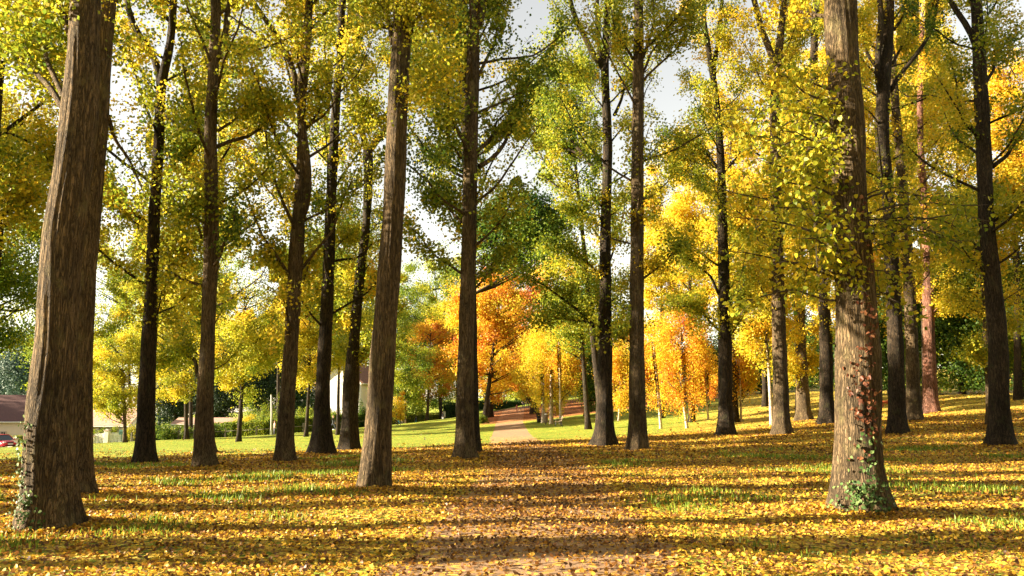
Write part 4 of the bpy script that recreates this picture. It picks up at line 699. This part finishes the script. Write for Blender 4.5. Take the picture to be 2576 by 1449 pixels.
hx = gx(40, 128); house("house", "flat topped white building behind the brown roof", hx, 132, at(40, 1010, 129).z-5.4, 4.2, 5, 5.4, .5, 'white', 'tile_b', rz=R(-6), wins=[(.6, 3.6, .8, 1)])
hx = gx(262, 114); house("house", "bungalow with a faded pink tiled roof behind the picket fence", hx, 117, at(262, 1071, 113.5).z-2.4, 7.2, 7, 2.4, 2.3, 'white', 'tile_p', rz=R(-3), wins=[(-1.8, 1.4, 1.2, 1.1), (1.6, 1.4, 1.2, 1.1)], door=(0,))
hx = gx(505, 116); house("house", "long low building with a pale roof edge behind the laurels", hx, 119, at(505, 1066, 116.5).z-2.4, 8.5, 5, 2.4, .7, 'white', 'tile_p', wins=[(-2, 1.4, 1.4, .9), (2, 1.4, 1.4, .9)])
hx = gx(868, 112); hz = house("house", "white gabled house with terracotta roof tiles behind the gnarled poplar", hx, 117, at(868, 1054, 112).z, 6.6, 9, 5.0, 2.8, 'white', 'tile_o', rz=R(-14), ridge='y', wins=[(-2.0, .95, 1.0, .9)])
dp = MB(); dp.tube([(2.9, -4.6, .1), (2.9, -4.6, 4.9)], [.05, .05], plain("blue_grey_downpipe", (.18, .25, .36), .5), 8); dp.build("downpipe", hz)

# ------------------------------------------------------------------ fences, gate pillars, post, sign
def rail_fence():
    pts = [(330, 97.5), (434, 99), (478, 100), (565, 101), (604, 101), (653, 101), (741, 101.5), (784, 102), (850, 103), (909, 104), (960, 106)]
    xs = np.linspace(pts[0][0], pts[-1][0], 17); P = [on_ground(x, float(np.interp(x, [p[0] for p in pts], [p[1] for p in pts]))) for x in xs]
    r = empty("rail_fence", P[0]); tag(r, "grey post and rail fence running along the edge of the sunlit lawn", "fence")
    for p in P:
        q = p-P[0]; m_ = MB(); m_.box((0, 0, .5), (.17, .15, 1.3), M['wood'], rz=random.uniform(-.2, .2)); m_.box((0, 0, 1.16), (.19, .17, .04), M['wood']); m_.build("post", r, bevel=.01).location = q
    for a, b in zip(P[:-1], P[1:]):
        for zz in (.82,): m_ = MB(); m_.tube([a-P[0]+Vector((0, 0, zz)), (a+b)/2-P[0]+Vector((0, 0, zz-.03)), b-P[0]+Vector((0, 0, zz))], [.05, .045, .05], M['wood'], 6); m_.build("rail", r, smooth=True)
rail_fence()
PW = plain("white_gate_paint", (.74, .73, .70), .5, .05, 4); GP = plain("dark_green_paint", (.03, .11, .08), .5)
def picket(label, p0, p1, Y):
    a, b = on_ground(p0, Y), on_ground(p1, Y); d = b-a; L_ = d.length; r = empty("picket_fence", a, math.atan2(d.y, d.x)); tag(r, label, "fence", "picket fence panels by the street"); n = int(L_/.155)
    for zz in (.35, 1.0): m_ = MB(); m_.box((L_/2, .03, zz+(b.z-a.z)*.5), (L_, .04, .08), PW, ry=-math.atan2(b.z-a.z, L_)); m_.build("rail", r)
    for i in range(n):
        x = (i+.5)*L_/n; m_ = MB(); z0 = (b.z-a.z)*x/L_; m_.box((0, -.012, .62), (.105, .025, 1.15), PW); m_.add([(-.052, -.024, 1.195), (.052, -.024, 1.195), (0, -.024, 1.26), (-.052, 0, 1.195), (.052, 0, 1.195), (0, 0, 1.26)], [(0, 1, 2), (5, 4, 3), (0, 2, 5, 3), (1, 4, 5, 2)], PW); o = m_.build("picket", r); o.location = (x, 0, z0)
picket("white picket panel left of the stone capped gate pillar", 236, 261.5, 95.5); picket("white picket panel right of the stone capped gate pillar", 275, 309, 95.5)
for lab, px, hh, w_ in (("tall white gate pillar with a stone cap between the picket panels", 268, 1.45, .52), ("short white gate pillar at the left end of the picket fence", 229, .95, .6), ("white garden pillar beside the red car", 31, 1.0, .7)):
    Y = 95.5 if px > 100 else 92.5; p = on_ground(px, Y); r = empty("gate_pillar", p); tag(r, lab, "pillar"); m_ = MB(); m_.box((0, 0, hh/2-.1), (w_, w_, hh+.2), M['white']); m_.build("shaft", r, bevel=.02); m_ = MB(); m_.box((0, 0, hh+.06), (w_+.14, w_+.14, .12), M['stone']); m_.box((0, 0, hh+.16), (w_*.9, w_*.9, .09), M['stone'], taper=.5); m_.build("cap", r, bevel=.01)
p = on_ground(304, 95.0); r = empty("letter_box", p); tag(r, "green letter box on a post at the right end of the picket fence", "letter box"); m_ = MB(); m_.tube([(0, 0, -.1), (0, 0, .95)], [.04, .04], GP, 8); m_.build("post", r); m_ = MB(); m_.box((0, 0, 1.12), (.5, .3, .36), GP); m_.tube([(-.25, 0, 1.30), (.25, 0, 1.30)], [.15, .15], GP, 12); m_.box((0, -.153, 1.2), (.3, .01, .03), M['glass']); m_.build("box", r)
p = on_ground(682, 100.2); r = empty("utility_pole", p); tag(r, "pale leaning concrete pole standing in front of the hedge", "pole"); m_ = MB(); m_.tube([(0, 0, -.3), (-.05, 0, 2.4), (-.22, 0, 5.0)], [.125, .11, .085], plain("pale_concrete", (.42, .42, .40), .8, .1), 10); m_.build("shaft", r, smooth=True); m_ = MB(); m_.box((0, 0, 0), (.24, .24, .9), plain("mossy_concrete", (.3, .33, .22), .9)); o = m_.build("footing", r, bevel=.02); o.location = (0, 0, .1)
p = on_ground(1117, 127.5); r = empty("notice_board", p); tag(r, "small white notice board on a post at the end of the clipped hedge", "sign"); m_ = MB(); m_.box((0, .05, .7), (.08, .08, 1.8), M['wood']); m_.build("post", r); m_ = MB(); m_.box((0, 0, 1.3), (.42, .03, .95), PW); m_.build("board", r)

# road by the car
M['asphalt'] = plain("pale_grey_asphalt", (.42, .36, .31), .9, .15, 3)
def sheet(name, px0, px1, Y0, Y1, m, lift=.05):
    ys = np.linspace(Y0, Y1, 10); mb = MB(); V = []; nx = 24
    for y in ys:
        for x in np.linspace(gx(px0, (Y0+Y1)/2), gx(px1, (Y0+Y1)/2), nx): V.append((x, y, h(x, y)+lift))
    mb.add(V, [(j*nx+i, j*nx+i+1, (j+1)*nx+i+1, (j+1)*nx+i) for j in range(9) for i in range(nx-1)], M[m]); o = mb.build(name, smooth=True); tag(o, kind='structure')
sheet("road", -700, 205, 86.5, 93.2, 'asphalt')

# ------------------------------------------------------------------ car
def car():
    X = gx(2, 89); Y = 89.0; z = h(X, Y)+.06; r = empty("parked_car", (X, Y, z), R(-34)); tag(r, "red hatchback parked nose right on the street at the left frame edge", "car")
    red = plain("red_car_paint", (.50, .015, .03), .22, .05, 3); blk = plain("black_rubber", (.015, .015, .015), .7); gl = M['glass']; L_, W_ = 4.2, 1.72
    # stations along the length: x, bottom z, shoulder z, half width
    st = [(-2.1, .42, .80, .70), (-2.0, .28, .92, .80), (-1.4, .22, .96, .86), (-.5, .20, .95, .86), (.5, .20, .93, .86), (1.2, .20, .88, .85), (1.8, .24, .78, .80), (2.05, .30, .66, .68), (2.12, .38, .56, .60)]
    V = []; n = 10
    for x, zb, zs, hw in st:
        for k in range(n):
            t = k/(n-1); a = math.pi*t; V.append((x, -hw*math.copysign(abs(math.cos(a))**.45, math.cos(a)), zb+(zs-zb)*math.sin(a)**.5 if 0 < k < n-1 else zb))
    Fq = [(i*n+k, (i+1)*n+k, (i+1)*n+k+1, i*n+k+1) for i in range(len(st)-1) for k in range(n-1)]+[(i*n, i*n+n-1, (i+1)*n+n-1, (i+1)*n) for i in range(len(st)-1)]+[tuple(range(n)), tuple(range(len(st)*n-1, (len(st)-1)*n-1, -1))]
    b = MB(); b.add(V, Fq, red); body = b.build("body", r, smooth=True)
    c = MB(); lo = [(-1.95, .9), (1.15, .88)]; hi_ = [(-1.45, 1.42), (.25, 1.42)]; w0, w1 = .80, .60
    V = [(lo[0][0], -w0, lo[0][1]), (lo[1][0], -w0, lo[1][1]), (lo[1][0], w0, lo[1][1]), (lo[0][0], w0, lo[0][1]), (hi_[0][0], -w1, hi_[0][1]), (hi_[1][0], -w1, hi_[1][1]), (hi_[1][0], w1, hi_[1][1]), (hi_[0][0], w1, hi_[0][1])]
    c.add(V, [(4, 5, 6, 7), (0, 1, 5, 4), (1, 2, 6, 5), (2, 3, 7, 6), (3, 0, 4, 7)], gl); c.build("cabin_glass", r, bevel=.04)
    t = MB(); t.box((-.6, 0, 1.45), (1.75, 1.24, .06), red)
    for s in (-1, 1):
        for (xa, za, xb, zb_) in ((1.15, .88, .25, 1.43), (-1.95, .9, -1.45, 1.43), (-.35, .9, -.4, 1.43)): t.tube([(xa, s*.805, za), (xb, s*.605, zb_)], [.045, .04], red, 6)
    t.build("roof", r, bevel=.02)
    for s in (-1, 1):
        m_ = MB(); m_.box((1.97, s*.55, .66), (.14, .30, .15), plain("headlight_glass", (.8, .8, .78), .1)); m_.build("headlight", r, bevel=.04)
        m_ = MB(); m_.box((.95, s*.92, .98), (.12, .18, .12), red); m_.build("mirror", r, bevel=.03)
        for x in (-1.3, 1.3):
            w_ = MB(); w_.tube([(x, s*.70, .31), (x, s*.89, .31)], [.31, .31], blk, 20); wo = w_.build("wheel", r, bevel=.02); w_ = MB(); w_.tube([(x, s*.885, .31), (x, s*.905, .31)], [.2, .18], plain("alloy", (.5, .5, .5), .3, .1, 5, 1), 14); w_.build("rim", wo)
    m_ = MB(); m_.box((2.10, 0, .62), (.06, .62, .13), blk); m_.box((2.12, 0, .36), (.06, 1.0, .10), blk); m_.build("grille", r, bevel=.01); m_ = MB(); m_.box((2.15, 0, .48), (.02, .52, .11), PW); m_.build("number_plate", r)
car()

# ------------------------------------------------------------------ benches and bin
BW = plain("bench_wood", (.20, .15, .10), .7, .3, 10); IR = plain("dark_iron", (.02, .022, .024), .5)
def bench(label, px, Y):
    p = on_ground(px, Y); r = empty("park_bench", p, R(-90)); tag(r, label, "bench", "benches beside the path"); L_ = 1.7
    m_ = MB()
    for i in range(4): m_.box((0, -.22+i*.13, .45+.012*i*i-.02*i), (L_, .11, .035), BW)
    m_.build("seat", r, bevel=.006); m_ = MB()
    for i in range(4): m_.box((0, .27+.045*i, .56+i*.115), (L_, .03, .09), BW, rx=R(-14))
    m_.build("backrest", r, bevel=.006)
    for s in (-1, 1):
        x = s*(L_/2-.12); m_ = MB(); m_.tube([(x, -.24, 0), (x, -.26, .25), (x, -.2, .44)], [.03, .022, .028], IR, 8); m_.build("leg", r, smooth=True)
        m_ = MB(); m_.tube([(x, .38, 0), (x, .25, .25), (x, .24, .45), (x, .36, .75), (x, .44, 1.0)], [.03, .025, .028, .022, .02], IR, 8); m_.tube([(x, -.24, .42), (x, .26, .42)], [.022, .022], IR, 6); m_.build("leg", r, smooth=True)
        m_ = MB(); m_.tube([(x, -.22, .44), (x, -.27, .62), (x, -.1, .68), (x, .31, .66)], [.02, .02, .022, .02], IR, 8); m_.build("armrest", r, smooth=True)
    r.rotation_euler = (0, 0, R(-90))
bench("nearer wooden bench with iron legs under the slim white birch", 1404, 73); bench("farther wooden bench left of the litter bin", 1359, 83)
p = on_ground(1373, 77); r = empty("litter_bin", p); tag(r, "brown slatted litter bin on a short post between the birches", "litter bin"); m_ = MB()
for i in range(12):
    a = 2*math.pi*i/12; m_.box((math.cos(a)*.2, math.sin(a)*.2, .62), (.03, .095, .72), BW, rz=a)
m_.build("slats", r, bevel=.004); m_ = MB(); m_.tube([(0, 0, 0), (0, 0, .3)], [.05, .05], IR, 8); m_.build("post", r); m_ = MB(); m_.tube([(0, 0, .27), (0, 0, .95)], [.17, .17], IR, 16); m_.tube([(0, 0, .93), (0, 0, .97)], [.215, .215], IR, 16, cap=False); m_.build("liner", r)
m_ = MB(); m_.tube([(0, 0, .93), (.02, 0, 1.04), (.05, .02, 1.12)], [.16, .14, .03], plain("white_bin_bag", (.75, .73, .68), .5), 10); m_.build("bin_bag", r, smooth=True)
for sx in (-.25, .25):
    p = on_ground(1002, 98)+Vector((sx, -.1, 0)); m_ = MB(); m_.tube([(0, 0, -.2), (.01, 0, 2.4)], [.04, .035], M['wood'], 6); o = m_.build("tree_stake", loc=None); o.location = p; tag(o, "wooden stake on the %s of the thin gold sapling" % ("left" if sx < 0 else "right"), "stake", "stakes of the sapling")

# ------------------------------------------------------------------ people and the dog
SK = plain("skin", (.55, .33, .23), .5, .05)
def skin_body(joints, edges, rad, mats, pick, root, name="body"):
    me = bpy.data.meshes.new(name); me.from_pydata([tuple(j) for j in joints], edges, []); o = bpy.data.objects.new("tmp", me); COL.objects.link(o)
    sm = o.modifiers.new("skin", 'SKIN'); sm.use_smooth_shade = True; ss = o.modifiers.new("sub", 'SUBSURF'); ss.levels = ss.render_levels = 2
    for i, v in enumerate(me.skin_vertices[0].data): v.radius = rad[i] if isinstance(rad[i], tuple) else (rad[i], rad[i]); v.use_root = (i == 0)
    dg = bpy.context.evaluated_depsgraph_get(); nm = bpy.data.meshes.new_from_object(o.evaluated_get(dg)); bpy.data.objects.remove(o)
    nm.name = name; nm.materials.clear()
    for m_ in mats: nm.materials.append(m_)
    nm.polygons.foreach_set("material_index", [pick(p.center) for p in nm.polygons]); nm.polygons.foreach_set("use_smooth", [True]*len(nm.polygons)); b = bpy.data.objects.new(name, nm); COL.objects.link(b); b.parent = root; return b
def person(label, px, Y, hgt, face, top, legs, hair, stride=.3, arm=(.1, -.1), bend=(.2, .2), hair_len=.12, coat=.86, dx=0.0):
    p = on_ground(px, Y); r = empty("person", p, face); tag(r, label, "person"); r.scale = (hgt/1.75,)*3
    # x is forward; feet at z 0
    s = stride; J = [(0, 0, .96), (.0, 0, 1.14), (.01, 0, 1.34), (.02, 0, 1.47), (.03, 0, 1.56), (.04, 0, 1.66), (.04, 0, 1.73)]; Rr = [(.15, .12), (.14, .11), (.17, .12), (.085, .07), .055, (.085, .10), (.07, .075)]; E = [(0, 1), (1, 2), (2, 3), (3, 4), (4, 5), (5, 6)]
    hands = []
    for sd_, ph, am, bd in ((1, 1, arm[0], bend[0]), (-1, -1, arm[1], bend[1])):
        y = .10*sd_; k = len(J); f = s*ph
        J += [(0, y, .90), (f*.5+.03, y, .49), (f*(1.05), y*.95, .09+(.04 if ph < 0 and s > .1 else 0)), (f*1.05+.16, y*1.0, .04)]; Rr += [.095, .062, .045, (.04, .03)]; E += [(0, k), (k, k+1), (k+1, k+2), (k+2, k+3)]
        k = len(J); yy = .20*sd_; el = (am*.28, yy*1.15, 1.16); ha = (el[0]+math.sin(am+bd)*.26, yy*1.12, el[2]-math.cos(am+bd)*.26); d = Vector(ha)-Vector(el); d.normalize()
        J += [(.01, yy*.9, 1.41), el, ha, tuple(Vector(ha)+d*.08)]; Rr += [.06, .045, .03, (.022, .035)]; E += [(2, k), (k, k+1), (k+1, k+2), (k+2, k+3)]; hands.append(Vector(ha)+d*.07)
        for q in range(4): J.append(tuple(Vector(ha)+d*(.15-.008*abs(q-1.4))+Vector(((q-1.5)*.02, 0, 0)))); Rr.append(.009); E.append((k+3, len(J)-1))
        J.append(tuple(Vector(ha)+d*.10+Vector((.045, 0, 0)))); Rr.append(.010); E.append((k+2, len(J)-1))
    T_m, L_m, S_m = plain("jacket_cloth", top, .8, .1), plain("trouser_cloth", legs, .85, .1), plain("dark_shoe", (.03, .025, .02), .5)
    def pick(c):
        if any((c-hd).length < .09 for hd in hands): return 0
        if c.z > 1.50: return 0
        if c.z > coat: return 1
        return 3 if c.z < .085 else 2
    skin_body(J, E, Rr, [SK, T_m, L_m, S_m], pick, r)
    hm = MB(); V = []; n = 14
    for i in range(7):
        t = i/6; zz = 1.80-t*(.13+hair_len); rr_ = .108*math.sin(min(1, .25+t*1.3)*math.pi/2)
        for k in range(n):
            a = 2*math.pi*k/n; fr = max(0, math.cos(a)); V.append((.03+rr_*.98*math.cos(a)*(1-.25*fr*t*1.6)-.02*t, rr_*.92*math.sin(a), zz+fr*t*(.09+hair_len)))
    hm.add(V, [(i*n+k, (i+1)*n+k, (i+1)*n+(k+1) % n, i*n+(k+1) % n) for i in range(6) for k in range(n)]+[tuple(range(n))], plain("hair", hair, .7, .2)); hm.build("hair", r, smooth=True)
    return r
person("person in a pink jacket and grey trousers standing by the leaning pole", 690, 99, 1.70, R(215), (.62, .32, .27), (.12, .12, .15), (.20, .09, .04), .05)
person("adult in dark jacket striding left past the thick dark poplar, hand at the ear", 838, 99, 1.76, R(185), (.03, .035, .05), (.05, .06, .10), (.42, .26, .12), .34, (.7, -.45), (2.0, .2))
person("child in a teal top and dark trousers running by the clipped hedge", 1004.5, 124, 1.35, R(160), (.02, .33, .42), (.03, .03, .045), (.09, .05, .03), .30, (.5, -.5), (.9, .6))
person("person in a pale pink top beside the teal topped child", 1011, 125, 1.50, R(165), (.62, .46, .42), (.25, .3, .36), (.25, .14, .07), .26, (.4, -.4), (.5, .4))
person("child in dark top and bright teal trousers by the hedge", 1046, 124, 1.42, R(160), (.03, .035, .06), (.02, .33, .34), (.10, .06, .03), .22)
person("person in a black top and light trousers next to the notice board", 1114, 124, 1.55, R(250), (.02, .02, .022), (.45, .48, .5), (.04, .03, .02), .12)
person("small child in a pink suit on the shaded part of the path", 1300, 104, 1.0, R(260), (.55, .16, .22), (.45, .13, .2), (.25, .12, .06), .12)
person("tall dark clothed adult on the path, behind the small pink child", 1317, 108, 1.78, R(265), (.02, .02, .025), (.02, .02, .03), (.03, .02, .015), .12)
person("dark clothed adult at the path edge, first right of the tall one", 1327, 109, 1.60, R(280), (.03, .03, .035), (.025, .025, .03), (.04, .03, .02), .10)
person("dark clothed walker farthest right in the group on the path", 1333, 111, 1.66, R(270), (.025, .02, .02), (.03, .03, .04), (.05, .03, .02), .15)
def dog(label, px, Y, hgt, face, col, name="dog", up=.25):
    p = on_ground(px, Y); r = empty(name, p, face); tag(r, label, "dog"); s = hgt/.62; r.scale = (s, s, s)
    J = [(-.26, 0, .50), (-.02, 0, .50), (.22, 0, .50), (.34, 0, .60+up*.3), (.42, 0, .70+up*.5), (.51, 0, .71+up*.5), (.60, 0, .675+up*.5)]; Rr = [(.085, .10), (.075, .085), (.10, .13), .07, .062, .05, .028]; E = [(i, i+1) for i in range(6)]
    J += [(-.36, 0, .52), (-.50, 0, .42), (-.60, 0, .36)]; Rr += [.03, .022, .012]; E += [(0, 7), (7, 8), (8, 9)]
    for sd_ in (1, -1):
        y = .085*sd_; f = .05*sd_; k = len(J); J += [(.24, y, .36), (.24+f, y, .20), (.24+f*1.3, y, .04), (.28+f*1.3, y, .02)]; Rr += [.05, .027, .021, .024]; E += [(2, k), (k, k+1), (k+1, k+2), (k+2, k+3)]
        k = len(J); J += [(-.26, y, .38), (-.19-f, y, .30), (-.33-f, y, .18), (-.30-f, y, .03), (-.26-f, y, .02)]; Rr += [.07, .045, .024, .02, .024]; E += [(0, k)]+[(k+i, k+i+1) for i in range(4)]
        k = len(J); J += [(.40, .06*sd_, .72+up*.5), (.38, .085*sd_, .64+up*.5)]; Rr += [.022, .018]; E += [(4, k), (k, k+1)]
    skin_body(J, E, Rr, [plain("dog_coat", col, .7, .3, 12)], lambda c: 0, r)
dog("rust red dog standing alert on the sunlit leaves right of the creeper clad trunk", 2229, 57, .72, R(-8), (.36, .08, .025), up=.45)
dog("small pale dog on the path beside the pink suited child", 1307, 105, .45, R(200), (.6, .5, .4), up=.1)
